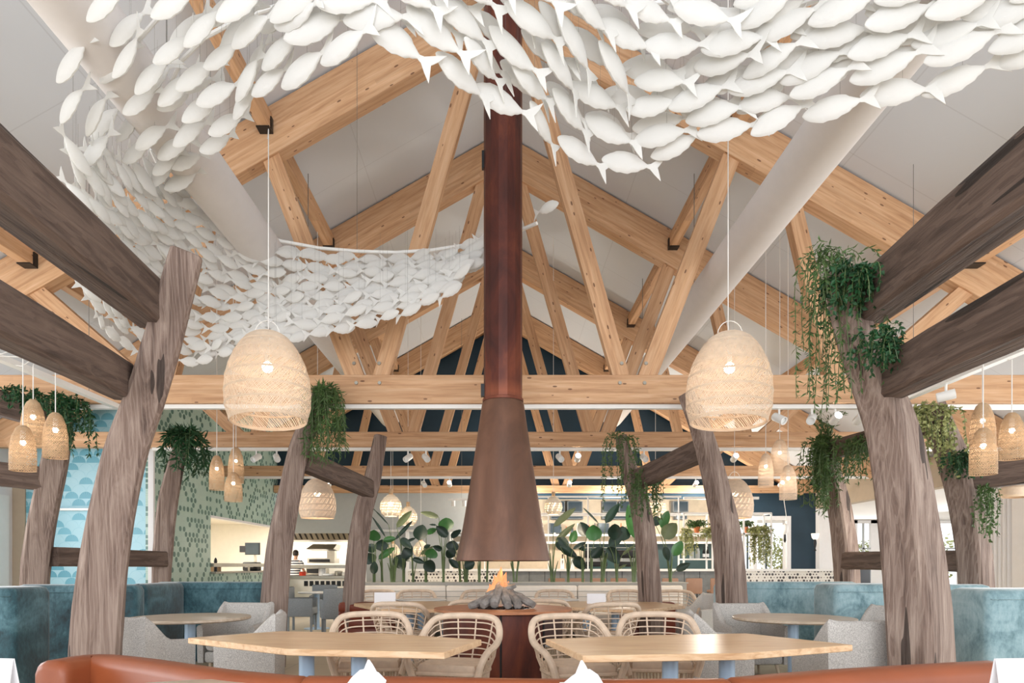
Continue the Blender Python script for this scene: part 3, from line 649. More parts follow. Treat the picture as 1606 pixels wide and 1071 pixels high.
# ------------------------------------------------------------------ the school of hanging fish
def fish_mesh(pitch, bend):
    """one cut and stuffed white fish, length 1, head towards +X, hung on edge"""
    prof = [(-.50, .004, .004), (-.480, .042, .016), (-.42, .094, .034), (-.34, .134, .052), (-.22, .160, .068), (-.10, .164, .070), (.02, .142, .062), (.12, .102, .046), (.20, .058, .028), (.26, .026, .014)]
    fine = []
    for i in range(len(prof)-1):
        a, b, c_, d_ = prof[max(i-1, 0)], prof[i], prof[i+1], prof[min(i+2, len(prof)-1)]
        for f in (0, .5): fine.append(tuple(max(.003 if n_ else -9, .5*(2*b[n_]+(c_[n_]-a[n_])*f+(2*a[n_]-5*b[n_]+4*c_[n_]-d_[n_])*f*f+(3*b[n_]-3*c_[n_]+d_[n_]-a[n_])*f**3)) for n_ in range(3)))
    prof = fine+[prof[-1]]
    K = 12; m = MB(); rings = []
    for i, (x, h, t) in enumerate(prof):
        ring = []
        for k in range(K):
            a = 2*math.pi*k/K; z = math.sin(a)*h; y = math.cos(a)*t
            if math.sin(a) < -.4 and 5 < i < 17: z -= .009*((i*7) % 3)
            if math.sin(a) > .9 and 6 < i < 14: z += .020
            ring.append((-x, y+bend*(x*x)*1.2*(1 if x > 0 else .4), z+.0))
        rings.append(ring)
    m.loft(rings)
    def y(x): return bend*(x*x)*1.2
    # forked tail fin with thickness
    tl = [(.24,.026),(.31,.045),(.42,.14),(.53,.23),(.485,.10),(.43,.0),(.475,-.10),(.52,-.21),(.41,-.13),(.31,-.045),(.24,-.026)]
    nt = len(tl)
    m.add([(-x, y(x)+.006, z) for x, z in tl]+[(-x, y(x)-.006, z) for x, z in tl], [(0,1,9,10),(1,2,8,9) if 0 else (1,2,4,9),(2,3,4),(4,5,9),(5,6,9),(6,8,9),(6,7,8),
        (nt,nt+10,nt+9,nt+1),(nt+1,nt+9,nt+4,nt+2),(nt+2,nt+4,nt+3),(nt+4,nt+9,nt+5),(nt+5,nt+9,nt+6),(nt+6,nt+9,nt+8),(nt+6,nt+8,nt+7)]+[(i, nt+i, nt+(i+1) % nt, (i+1) % nt) for i in range(nt)])
    c, s = math.cos(pitch), math.sin(pitch)
    m.v = [(x*c-z*s, yy, x*s+z*c) for x, yy, z in m.v]
    return m
pitches = [-30, -20, -10, 0, 10, 20, 30]
FMESH = {}
for p_ in pitches:
    for bi, bd in enumerate((-.25, 0, .25)):
        o = fish_mesh(R(p_), bd).build('fish_body', M_['fish'], smooth=50); FMESH[(p_, bi)] = o.data; bpy.data.objects.remove(o)
wire_o = MB().tube([(0,0,0),(0,0,1)], .0008, 3, False).build('hanging_wire', M_['wire'], smooth=0); WME = wire_o.data; bpy.data.objects.remove(wire_o)
def PZ(px, py, z): return P(px, py, (z-CH)*F/(CY-py))
# cross sections of the school: outer/upper edge, inner/lower edge (seen from the room entrance)
STN = [((1740,-150,4.95),(1690,70,4.40)), ((1500,-90,4.95),(1510,125,4.40)), ((1290,-40,4.95),(1330,165,4.4)), ((1150,15,4.9),(1130,215,4.4)), ((1010,5,4.95),(960,262,4.35)),
       ((880,-80,4.95),(810,185,4.4)), ((720,-120,4.95),(690,100,4.45)), ((600,-120,4.95),(570,70,4.5)), ((450,-110,4.95),(480,105,4.5)), ((300,-90,4.9),(410,155,4.6)),
       ((170,-10,4.9),(350,215,4.7)), ((112,110,4.85),(305,265,4.9)), ((108,230,4.6),(285,300,5.05)), ((125,350,4.3),(300,325,5.1)), ((140,465,4.05),(335,350,5.12)),
       ((185,540,3.85),(390,372,5.12)), ((280,572,3.80),(450,390,5.12)), ((400,548,3.86),(520,405,5.12)), ((520,522,4.0),(590,412,5.12)), ((640,490,4.2),(670,408,5.1)), ((735,442,4.5),(745,395,5.05)), ((812,385,4.8),(815,362,5.1)), ((860,350,5.0),(862,340,5.1))]
def ST(t, q):
    """3-D point of the school at station parameter t, lateral parameter q (0 outer .. 1 inner)"""
    i = min(max(int(t), 0), len(STN)-2); f = t-i
    def lat(k):
        k = min(max(k, 0), len(STN)-1); a, b = STN[k]; return PZ(*a).lerp(PZ(*b), q)
    p0, p1, p2, p3 = lat(i-1), lat(i), lat(i+1), lat(i+2)
    return .5*((2*p1)+(p2-p0)*f+(2*p0-5*p1+4*p2-p3)*f*f+(3*p1-3*p2+p3-p0)*f**3)
def proj(p): return CX+p.x*F/p.y, CY-(p.z-CH)*F/p.y
fish_list = []
rnd = random.Random(11)
T_END = len(STN)-1
for layer, (rows, q0, q1, up, step, ta, tb) in enumerate(((6, .03, .97, 0.0, .37, 0, 12.2), (5, .08, .90, .17, .38, 0, 12.2), (11, .02, .97, .02, .275, 12.0, 99), (8, .05, .9, .13, .33, 12.0, 99))):
    for r_ in range(rows):
        q = q0+(q1-q0)*r_/(rows-1); t = .03*(r_ % 2); acc = rnd.uniform(0, step)+(step/2 if r_ % 2 else 0); prev = ST(0, q)
        while t < T_END-.02:
            t2 = t+.02; cur = ST(t2, q); acc += (cur-prev).length
            if acc >= step:
                acc -= step*(1+rnd.uniform(-.08, .08))
                if ta <= t2 < tb and (t2 < 20.5 or rnd.random() < .45):
                    tv = ST(min(T_END-.001, t2+.06), q)-ST(max(0, t2-.06), q)
                    tv.normalize()
                    pos = cur+Vector((rnd.uniform(-.03,.03), rnd.uniform(-.04,.04), rnd.uniform(-.03,.03)+up))
                    thin = 1.0
                    if 9 < t2 < 12.5 and rnd.random() < (.12 if layer == 0 else .5): thin = 0
                    if thin: fish_list.append((pos, tv, t2, q))
            prev = cur; t = t2
cand = []
for pos, tv, t, q in fish_list:
    if pos.y > 8.66: pos.y = 8.66+rnd.uniform(-.1, 0)
    if Vector((pos.x-FX, pos.y-FY)).length < .46: continue
    px, py = proj(pos)
    if not (-70 < px < 1676 and -70 < py < 700): continue
    L = .475 if t < 8 else (.44 if t < 12 else .36)
    L *= rnd.uniform(.93, 1.07)
    cand.append((L/pos.y, pos, tv, t, L, px, py, q))
cand.sort(key=lambda c: -c[0])
def fish_label(t, q):
    reg = ['band at the right edge of the picture', 'band above the right air duct', 'band above the big right pendant', 'band at the white rail loop upper right', 'dip right of the flue pipe', 'slope crossing the flue pipe', 'band left of the flue pipe top', 'top band over the nearest rafter',
           'top band over the left purlin', 'upper left turn', 'upper left column', 'left column beside the air duct', 'left column lower part', 'left descent above the old beam', 'far band behind the old beam', 'far band behind the bare post tip', 'far band right of the bare post tip', 'far band above the big left pendant', 'far band right of the big left pendant', 'far band middle', 'far band near the flue', 'far band end at the flue', 'far band end past the flue'][min(22, int(t))]
    row = ['outer edge row', 'second row', 'middle row', 'fourth row', 'inner edge row'][min(4, int(q*5))]
    return 'white hanging fish in the %s, %s' % (reg, row), 'white fish, %s, %s' % (reg, row)
ZR = 5.28
NFISH = 300
inview = [c for c in cand if 0 <= c[5] <= 1606 and 0 <= c[6] <= 620]
ind = set(id(c) for c in inview[:NFISH]) 
bulk = MB()
for c in cand:
    _, pos, tv, t, L, px, py, q = c
    yaw = math.atan2(tv.y, tv.x)+rnd.gauss(0, .13)
    if 8.5 < t < 15:            # the fish of the turning column stand a little across the line they follow
        turn = min(1, (t-8.5)/1.5, (15-t)/1.5); yaw += (.55 if t < 11.9 else -.6)*turn
    pit = math.degrees(math.asin(max(-1, min(1, tv.z))))+rnd.gauss(0, 7)
    pit += (-26*min(1, (t-7.5)/1.2, (13-t)/1.2) if 7.5 < t < 13 else 0)+(16 if 3.6 < t < 6.6 else 0)+(-7 if t < 2.6 else 0)
    pk = min(pitches, key=lambda v: abs(v-pit)); me = FMESH[(pk, rnd.randrange(3))]
    # fish are hung from above: local origin at body centre
    Mx = Matrix.Translation(pos) @ Matrix.Rotation(yaw, 4, 'Z') @ Matrix.Scale(L, 4)
    wl = max(.1, (ZR if t < 12 else 5.16)-pos.z)
    if id(c) in ind:
        lb, gp = fish_label(t, q)
        o = bpy.data.objects.new('hanging_fish', me); COL.objects.link(o); o.matrix_basis = Mx; tag(o, lb, 'fish', gp)
        wo = bpy.data.objects.new('hanging_wire', WME); COL.objects.link(wo); wo.parent = o
        wo.matrix_basis = Matrix.Diagonal((1/L, 1/L, wl/L, 1)) @ Matrix.Identity(4)
    else:
        bulk.add([Mx @ v.co for v in me.vertices], [tuple(p.vertices) for p in me.polygons])
print('FISH in view', len(inview), 'all', len(cand))
o = tag(bulk.build('fish_school', M_['fish'], smooth=50), 'remaining small white fish filling the far and hidden rows of the school', 'fish'); o['kind'] = 'stuff'
# rails from which the fish hang
def rail(name, pts, label, r=.022, z=None):
    t = thing('curved_rail', label, 'rail', pts[0], 'curved white hanging rails')
    MB().tube(pts, r, 8).build('rail_tube', M_['white'], t)
    for i in range(3, len(pts), max(4, len(pts)//6)):
        p = Vector(pts[i]); top = PK+TH-SL*abs(p.x)-.02
        MB().tube([p, (p.x, p.y, top)], .003, 4).build('suspension_wire', M_['wire'], t, smooth=0)
def railpts(t0, t1, q, z, off=0): 
    out = []
    n = int((t1-t0)*5)
    for i in range(n+1):
        t = t0+(t1-t0)*i/n; p = ST(min(t, T_END-.001), q); out.append(Vector((p.x, p.y, z)))
    return out
arc = [(236,232),(250,262),(280,300),(330,335),(380,358),(440,378),(500,389),(560,394),(620,396),(680,392),(758,380),(800,368),(842,350)]
rail('a', [PZ(x, y, 5.3) for x, y in arc], 'curved white rail above the far band of fish, ending past the flue')
arc = [(1000,-40),(1050,0),(1100,16),(1150,22),(1200,18),(1260,4),(1330,-20)]
rail('b', [PZ(x, y, 5.15) for x, y in arc], 'curved white rail at the top right edge of the picture', .03)
arc = [(262,160),(268,130),(285,95),(320,60),(370,32),(440,8),(520,-12)]
rail('c', [PZ(x, y, 5.2) for x, y in arc], 'curved rail among the fish at upper left, the inner one', .016)
arc = [(198,160),(200,110),(220,60),(255,20),(290,-10)]
rail('d', [PZ(x, y, 5.2) for x, y in arc], 'curved rail among the fish at upper left, the outer one', .016)
rail('e', railpts(0, 8, .45, 5.25), 'long rail hidden above the nearest band of fish', .016)

# ------------------------------------------------------------------ woven pendant lamps
def pendant(name, loc, prof, bands, label, group, mat, nstr=90, cross=False, wr=.0035, cord_top=None, swag=None, hoop=True, neck=None, power=0, bulb=.045, tilt=(0,0), strand=.0045):
    """prof: list of (radius, height above mouth); bands: heights of the horizontal rings"""
    c = Vector(loc); t = thing('pendant_lamp', label, 'pendant lamp', loc, group)
    def rad(z):
        for (r0, z0), (r1, z1) in zip(prof, prof[1:]):
            if z0 <= z <= z1 or (z1 <= z <= z0): f = (z-z0)/(z1-z0) if z1 != z0 else 0; return r0+(r1-r0)*f
        return prof[-1][0]
    H = prof[-1][1]; m = MB()
    Tl = Matrix.Translation(c) @ Matrix.Rotation(tilt[0], 4, 'X') @ Matrix.Rotation(tilt[1], 4, 'Y')
    for z in bands:
        for dz in ((-.005, .005) if not cross else (0,)):
            r = rad(max(0, min(H, z+dz))); m.tube([(math.cos(2*math.pi*k/40)*r, math.sin(2*math.pi*k/40)*r, z+dz) for k in range(41)], wr*1.5, 4, False)
    lv = sorted(bands)
    for bi in range(len(lv)-1):
        z0, z1 = lv[bi], lv[bi+1]; skew = (.42 if bi % 2 == 0 else .30)*(z1-z0)/.14
        ns = 5
        for dirn in ((1, -1) if (cross or bi >= len(lv)-4) else (1,)):
            for k in range(nstr):
                a0 = 2*math.pi*(k+.15*math.sin(k*5.1+bi))/nstr; wd = strand*(1+.4*math.sin(k*3.7+bi*2))
                if dirn < 0: skw = -skew*.55
                else: skw = skew
                if cross: skw = dirn*(z1-z0)/max(.05, rad((z0+z1)/2))*.9
                vs = []
                for i in range(ns+1):
                    z = z0+(z1-z0)*i/ns; a = a0+skw*i/ns; r = rad(z)+(.002 if dirn > 0 else -.002); da = wd/max(r, .03)
                    vs += [(math.cos(a-da)*r, math.sin(a-da)*r, z), (math.cos(a+da)*r, math.sin(a+da)*r, z)]
                m.add(vs, [(2*i, 2*i+1, 2*i+3, 2*i+2) for i in range(ns)])
    m.build('woven_shade', mat, t, Tl, 0)
    m = MB(); m.ball((0,0,H*.62), bulb, n=12, m=8); m.build('bulb', M_['bulb'], t, Tl)
    m = MB(); m.cyl((0,0), .022, H*.62+bulb*.8, H*.62+bulb+.09, 10); m.build('lamp_socket', M_['white'], t, Tl)
    tp = cord_top if cord_top is not None else PK+TH-SL*abs(c.x)+.04
    m = MB(); pts = [(c.x, c.y, c.z+H*.62+bulb), (c.x, c.y, tp)]
    if swag is not None: pts = [(c.x, c.y, c.z+H*.62+bulb), (c.x, c.y, tp-.1), (c.x-.02, c.y+.06, tp), Vector((c.x, c.y, tp)).lerp(Vector(swag), .5)-Vector((0,0,.06)), swag]
    m.tube(pts, .005, 5); m.build('cord', M_['cord'], t)
    if hoop:
        rt = prof[-1][0]; m = MB()
        m.tube([(rt*math.cos(a), 0, H+.13*math.sin(a)) for a in [math.pi*i/10 for i in range(11)]], .004, 5); m.build('wire_hoop', M_['white'], t, Tl)
    if neck: m = MB(); m.lathe((0,0,0), [(neck[0]*1.2, H-.01), (neck[0], H+.02), (neck[0]*.9, H+neck[1]), (.01, H+neck[1])], 14); m.build('wooden_neck', M_['wicker2'], t, Tl)
    if power:
        l = bpy.data.lights.new('pendant_bulb', 'POINT'); l.energy = power; l.color = (1, .90, .76); l.shadow_soft_size = .06
        o = bpy.data.objects.new('pendant_bulb', l); COL.objects.link(o); o.matrix_basis = Tl @ Matrix.Translation((0,0,H*.62-bulb-.05)); adopt(o, t)
    return t
D6 = 6.2
bell = [(.335, 0), (.372, .12), (.378, .26), (.365, .40), (.325, .54), (.265, .66), (.185, .765), (.115, .80)]
zb = Zat(660, D6)
BB = [0, .012, .135, .26, .395, .50, .61, .70, .79]
pendant('p', (Xat(421, D6), D6, zb), bell, BB, 'big woven bell pendant hanging at left under the fish', 'big woven bell pendants', M_['wicker'], 118, power=2, bulb=.05, cord_top=Zat(196, D6), swag=(-3.0, 8.75, zr(3.02)+.2), tilt=(R(-3), R(-2)), strand=.0050)
pendant('p', (Xat(1142, D6), D6, zb-.01), bell, BB, 'big woven bell pendant hanging at right beside the planted post', 'big woven bell pendants', M_['wicker'], 118, power=2, bulb=.05, tilt=(R(-2), R(2)), strand=.0050)
b2 = [(r*.80, z*.80) for r, z in bell]; BB2 = [z*.80 for z in BB]
for px, lab in ((498, 'medium woven bell pendant below the sloping beam at left'), (1152, 'medium woven bell pendant half behind the leaning post at right')):
    pendant('p', (Xat(px, 11.4), 11.4, Zat(812, 11.4)), b2, BB2, lab, 'medium woven bell pendants', M_['wicker'], 130, power=3, bulb=.06, strand=.0062)
cyl_ = lambda r, h: [(r*.98, 0), (r, h*.1), (r*.98, h*.45), (r*.82, h*.75), (r*.5, h*.95), (r*.28, h)]
def small(px, y0, y1, wpx, d, lab, grp, mat='wicker2', cross=True, nstr=34, top=None):
    h = (y1-y0)*d/F; r = wpx*d/F/2
    sw = (math.copysign(4.95, Xat(px, d)), d, 3.33) if d < 8 else None
    if sw: top = 3.42
    pendant('p', (Xat(px, d), d, Zat(y1, d)), cyl_(r, h), [h*i/9 for i in range(10)], lab, grp, M_[mat], nstr, cross, wr=.002, power=.8, bulb=.026, cord_top=top, swag=sw, hoop=False, strand=.0033 if cross else .003)
gA = 'small woven tube pendants at far left'
small(36, 668, 738, 37, 6.5, 'small honeycomb woven pendant, lowest of three at far left', gA); small(52, 628, 697, 34, 6.9, 'small ribbed woven pendant, highest of three at far left', gA, cross=False, nstr=60); small(87, 648, 718, 35, 6.6, 'small honeycomb woven pendant, rightmost of three at far left', gA)
gB = 'small woven tube pendants at far right'
small(1541, 633, 705, 35, 7.0, 'small ribbed woven pendant, highest of three at far right', gB, cross=False, nstr=60); small(1542, 672, 744, 38, 6.4, 'small honeycomb woven pendant, lowest of three at far right', gB); small(1587, 648, 720, 36, 6.7, 'small honeycomb woven pendant, rightmost at far right', gB)
gC = 'small woven tube pendants by the green wall'
small(340, 715, 768, 23, 10.0, 'small woven pendant, left of three by the green wall', gC); small(370, 702, 757, 24, 10.4, 'small woven pendant, upper right of three by the green wall', gC); small(366, 741, 786, 27, 9.8, 'small woven pendant, lowest of three by the green wall', gC)
gD = 'small woven tube pendants left of the planted post'
small(1201, 712, 763, 23, 10.0, 'small woven pendant, left of three near the navy wall', gD, 'wicker'); small(1223, 690, 743, 29, 10.4, 'small woven pendant, highest of three near the navy wall', gD, 'wicker'); small(1236, 730, 783, 26, 9.8, 'small woven pendant, lowest of three near the navy wall', gD, 'wicker')
pear = lambda s: [(.13*s, 0), (.19*s, .05*s), (.222*s, .16*s), (.205*s, .27*s), (.14*s, .37*s), (.075*s, .42*s)]
gE = 'pale pear-shaped pendants above the planter'
for px, y1, wpx, d, lab in ((613, 809, 34, 14.2, 'pale pear-shaped pendant with wooden neck, left of two by the hood'), (640, 823, 29, 14.6, 'pale pear-shaped pendant with wooden neck, right of two by the hood'), (1028, 810, 34, 14.2, 'pale pear-shaped pendant behind the mossy post, nearer the bar'), (868, 806, 28, 14.6, 'pale pear-shaped pendant close to the right edge of the hood'), (660, 872, 24, 16.5, 'small round pale pendant low among the strelitzia leaves'), (616, 874, 22, 17.0, 'small round pale pendant behind the leftmost strelitzias')):
    s_ = wpx*d/F/2/.222
    pendant('p', (Xat(px, d), d, Zat(y1, d)), pear(s_), [0, .05*s_, .11*s_, .16*s_, .22*s_, .27*s_, .33*s_, .38*s_, .42*s_], lab, gE, plain('pale_paper_weave', srgb(250, 236, 214), .8, nz=.03), 50, wr=.004, power=3, bulb=.06, hoop=False, neck=(.045*s_, .13*s_), strand=.010)
t = thing('pendant_lamp', 'wide flat woven pendant cut by the right edge of the picture', 'pendant lamp', P(1596, 778, 10.5))
c = P(1596, 780, 10.5); m = MB(); m.lathe((c.x, c.y, c.z), [(.20, 0), (.24, .03), (.24, .14), (.18, .17)], 40); m.build('woven_shade', M_['wicker'], t); MB().tube([(c.x, c.y, c.z+.16), (c.x, c.y, 3.3)], .005, 4).build('cord', M_['cord'], t)

# ------------------------------------------------------------------ trailing plants on posts and beams
def trailing(label, cat, tops, lens, n, mat, spread=.12, leaf=.05, lw=.012, wild=.25, up=0, group='trailing plants on the old timbers', dens=1.0, seed=0, droop=1.0):
    """tops: list of 3-D anchors; strands hang from random anchors"""
    rd = random.Random(seed+5); t = thing('trailing_plant', label, cat, tops[0], group); ms = MB(); ml = MB()
    def leaf_(p, d, L, W):
        d = d.normalized(); s = d.orthogonal().normalized(); s = Matrix.Rotation(rd.uniform(0, 6.28), 3, d) @ s
        k = d.cross(s)*W*.35
        ml.add([p, p+d*L*.45+s*W+k, p+d*L, p+d*L*.45-s*W+k], [(0,1,2),(0,2,3)])
    for i in range(n):
        a = Vector(rd.choice(tops)); b = Vector(rd.choice(tops)); p = a.lerp(b, rd.random()*.5)+Vector((rd.gauss(0, spread), rd.gauss(0, spread), rd.uniform(-.03, .05)))
        L = rd.uniform(*lens)*1.12; pts = [p.copy()]; out = Vector((rd.gauss(0,1), rd.gauss(0,1), 0)).normalized()*wild
        v = out+Vector((0,0,.25+up)); st = max(6, int(L/.06))
        for j in range(st):
            v = v.lerp(Vector((rd.gauss(0,.12), rd.gauss(0,.12), -1)), .28*droop); p = p+v.normalized()*(L/st); pts.append(p.copy())
        ms.tube(pts, .0035, 3, False)
        for j in range(1, len(pts)):
            for q in range(int(3*dens+rd.random())):
                base = pts[j-1].lerp(pts[j], rd.random()); tg = (pts[j]-pts[j-1]).normalized()
                d = (tg*.8+Vector((rd.gauss(0,.6), rd.gauss(0,.6), rd.gauss(.1,.45))))
                leaf_(base, d, leaf*rd.uniform(.6, 1.2), lw*rd.uniform(.7, 1.2))
    ms.build('trailing_stems', M_['stem'], t, smooth=0); ml.build('foliage', mat, t, smooth=0)
    return t
gP = 'trailing plants on the old timbers'
T1 = [P(1290,402,5.35), P(1300,398,5.4), P(1283,420,5.35), P(1315,415,5.45)]
trailing('long grey-green strands hanging from the top of the big right post', 'plant', T1, (.35, 1.15), 34, M_['trail'], .05, .06, .008, .5, .3, seed=1)
T2 = [P(1312,425,5.2), P(1330,428,5.2), P(1348,432,5.1), P(1362,428,5.0), P(1300,450,5.2)]
trailing('bushy dark green fern at the joint of big right post and upper beam', 'plant', T2, (.12, .42), 44, M_['trail2'], .04, .05, .016, .4, .4, seed=2)
trailing('dark green creeper between the two beams of the big right post', 'plant', [P(1378,512,5.0), P(1385,530,5.0), P(1392,548,4.95)], (.1, .28), 34, M_['trail2'], .05, .045, .015, .5, .2, seed=3)
T3 = [P(70,622,8.4), P(100,628,8.5), P(125,632,8.7), P(112,640,8.6)]
trailing('dark fern spilling over the beam end at far left', 'plant', T3, (.2, .75), 46, M_['trail2'], .06, .08, .016, .6, .4, seed=4)
trailing('low moss tuft along the upper beam at far left', 'plant', [P(20,612,8.3), P(45,618,8.35), P(60,622,8.4)], (.1, .3), 26, M_['trail2'], .08, .07, .014, .7, .4, seed=5)
T4 = [P(285,684,11.2), P(272,686,11.2), P(300,686,11.2), P(290,680,11.2)]
trailing('spreading dark fern on top of the post before the green tiles', 'plant', T4, (.25, .85), 42, M_['trail2'], .05, .16, .016, .9, .5, seed=6, droop=.8)
T5 = [P(505,612,8.6), P(515,614,8.6), P(497,616,8.6)]
trailing('hanging grassy fern on the post left of centre', 'plant', T5, (.35, .95), 52, M_['trail'], .045, .10, .009, .4, .4, seed=7)
T6 = [P(972,682,10.4), P(965,684,10.4), P(982,686,10.4), P(990,690,10.4)]
trailing('thin mossy strands draped over the post right of the hood', 'plant', T6, (.35, 1.15), 24, M_['trail'], .05, .05, .012, .5, .2, seed=8)
trailing('moss clump at the joint of post and sloping beam right of the hood', 'plant', [P(1006,742,10.2), P(1012,748,10.2), P(1016,740,10.1)], (.2, .75), 46, M_['trail'], .06, .06, .012, .4, .3, seed=9)
T8 = [P(1290,690,10.8), P(1300,690,10.7), P(1284,696,10.8), P(1296,700,10.6)]
trailing('dense grassy fern draping the post before the annex', 'plant', T8, (.4, 1.15), 64, M_['trail'], .055, .10, .012, .35, .3, seed=10)
trailing('two green tufts hanging from the planted beam', 'plant', [P(1330,696,10), P(1334,700,10), P(1358,690,9.6), P(1362,694,9.5)], (.2, .6), 46, M_['trail'], .04, .08, .012, .3, .3, seed=11)
trailing('grass tuft standing up above the planted beam', 'plant', [P(1296,690,10.8)], (.15, .5), 16, M_['trail'], .03, .1, .01, .4, 1.2, seed=12, droop=.35)
T9 = [P(1448,640,8.3), P(1456,638,8.3), P(1475,640,8.3), P(1490,645,8.3), P(1440,650,8.3)]
trailing('pale yellow-green ivy hanging over the dark post at far right', 'plant', T9, (.3, .85), 40, M_['trail3'], .05, .06, .022, .5, .2, seed=13)
trailing('dark green tuft where the dark post meets its beam at far right', 'plant', [P(1503,716,8.2), P(1512,714,8.2), P(1518,720,8.1)], (.1, .3), 34, M_['trail2'], .06, .06, .016, .5, .2, seed=14)
trailing('thin green sprays behind the dark post at far right', 'plant', [P(1540,768,8.3), P(1548,768,8.2)], (.2, .65), 18, M_['trail'], .04, .06, .014, .3, .1, seed=15)

# ------------------------------------------------------------------ tables
def poly_table(poly, label, legs, zt=.75, th=.045, group='boat-shaped oak tables'):
    cx = sum(p[0] for p in poly)/len(poly); cy = sum(p[1] for p in poly)/len(poly)
    t = thing('dining_table', label, 'table', (cx, cy, 0), group)
    m = MB(); sh = [(cx+(x-cx)*.994, cy+(y-cy)*.99) for x, y in poly]
    n = len(poly); rings = [[(x, y, zt-th) for x, y in sh], [(x, y, zt-th+.004) for x, y in poly], [(x, y, zt-.004) for x, y in poly], [(x, y, zt) for x, y in sh]]
    m.loft(rings); m.build('tabletop', M_['oak'], t, Matrix.Identity(4), 20)
    for lx, ly in legs:
        MB().lathe((lx, ly, 0), [(.055, .02), (.055, zt-th)], 24, True).build('leg', M_['legblue'], t, label='pale blue round metal leg')
        MB().lathe((lx, ly, 0), [(.001, .0), (.2, .0), (.2, .012), (.06, .02), (.055, .02)], 28).build('foot_plate', M_['legblue'], t)
    return t
def G(px, py, z=.75): d = (CH-z)*F/(py-CY); return (Xat(px, d), d)
poly_table([G(295, 1000), G(450, 1017.5), G(697, 1023), G(755, 1003), G(600, 993), G(440, 989.5)], 'boat-shaped oak table at front left on pale blue legs', [(Xat(481, 4.95), 4.95), (Xat(563, 4.8), 4.8)])
poly_table([G(856, 1002), G(914, 1028), G(1170, 1024), G(1337, 1011), G(1170, 993), G(1010, 996)], 'boat-shaped oak table at front right on pale blue legs', [(Xat(1051, 4.7), 4.7), (Xat(1140, 4.8), 4.8)])
poly_table([G(555, 946), G(598, 955), G(700, 955.5), G(752, 950), G(745, 943), G(650, 942.5)], 'boat-shaped oak table behind the fire, left side', [(Xat(643, 9.5), 9.5), (Xat(700, 9.5), 9.5)])
poly_table([G(825, 944), G(850, 950), G(1005, 957), G(1075, 949.5), G(1030, 944), G(920, 942.5)], 'boat-shaped oak table behind the fire, right side', [(Xat(920, 9.4), 9.4), (Xat(965, 9.4), 9.4)])
def round_table(x, y, r, label, mat, zt=.75, th=.035, group='round tables', leg='legblue'):
    t = thing('round_table', label, 'table', (x, y, 0), group)
    MB().lathe((x, y, 0), [(.001, zt-th), (r-.02, zt-th), (r, zt-th+.012), (r, zt-.006), (r-.006, zt), (.001, zt)], 72).build('tabletop', M_[mat], t)
    MB().lathe((x, y, 0), [(.055, .02), (.055, zt-th)], 24, True).build('leg', M_[leg], t)
    MB().lathe((x, y, 0), [(.001, 0), (.26, 0), (.26, .012), (.055, .022)], 36).build('foot_plate', M_[leg], t)
round_table(Xat(298, 7.35), 7.35, .62, 'round pale oak table at left between grey armchairs', 'goak')
round_table(Xat(1244, 7.3), 7.3, .62, 'round pale oak table at right between grey armchairs', 'goak')
round_table(Xat(289, 2.85), 2.72, .60, 'round pale oak table at the bottom left edge of the picture', 'goak')
round_table(Xat(660, 11.2), 11.2, .42, 'small round white-topped table by the cream bench, left of the fire', 'white', group='small round white-topped tables', th=.02)
round_table(Xat(865, 11.2), 11.2, .45, 'small round white-topped table by the cream bench, right of the fire', 'white', group='small round white-topped tables', th=.02)
for x, nm in ((-.56, 'left of the centre'), (.32, 'right of the centre'), (-2.36, 'at the left corner'), (2.42, 'at the right corner')):
    round_table(x, 2.62, .36, 'small round table under the bottom edge, %s' % nm, 'goak', group='front round tables')

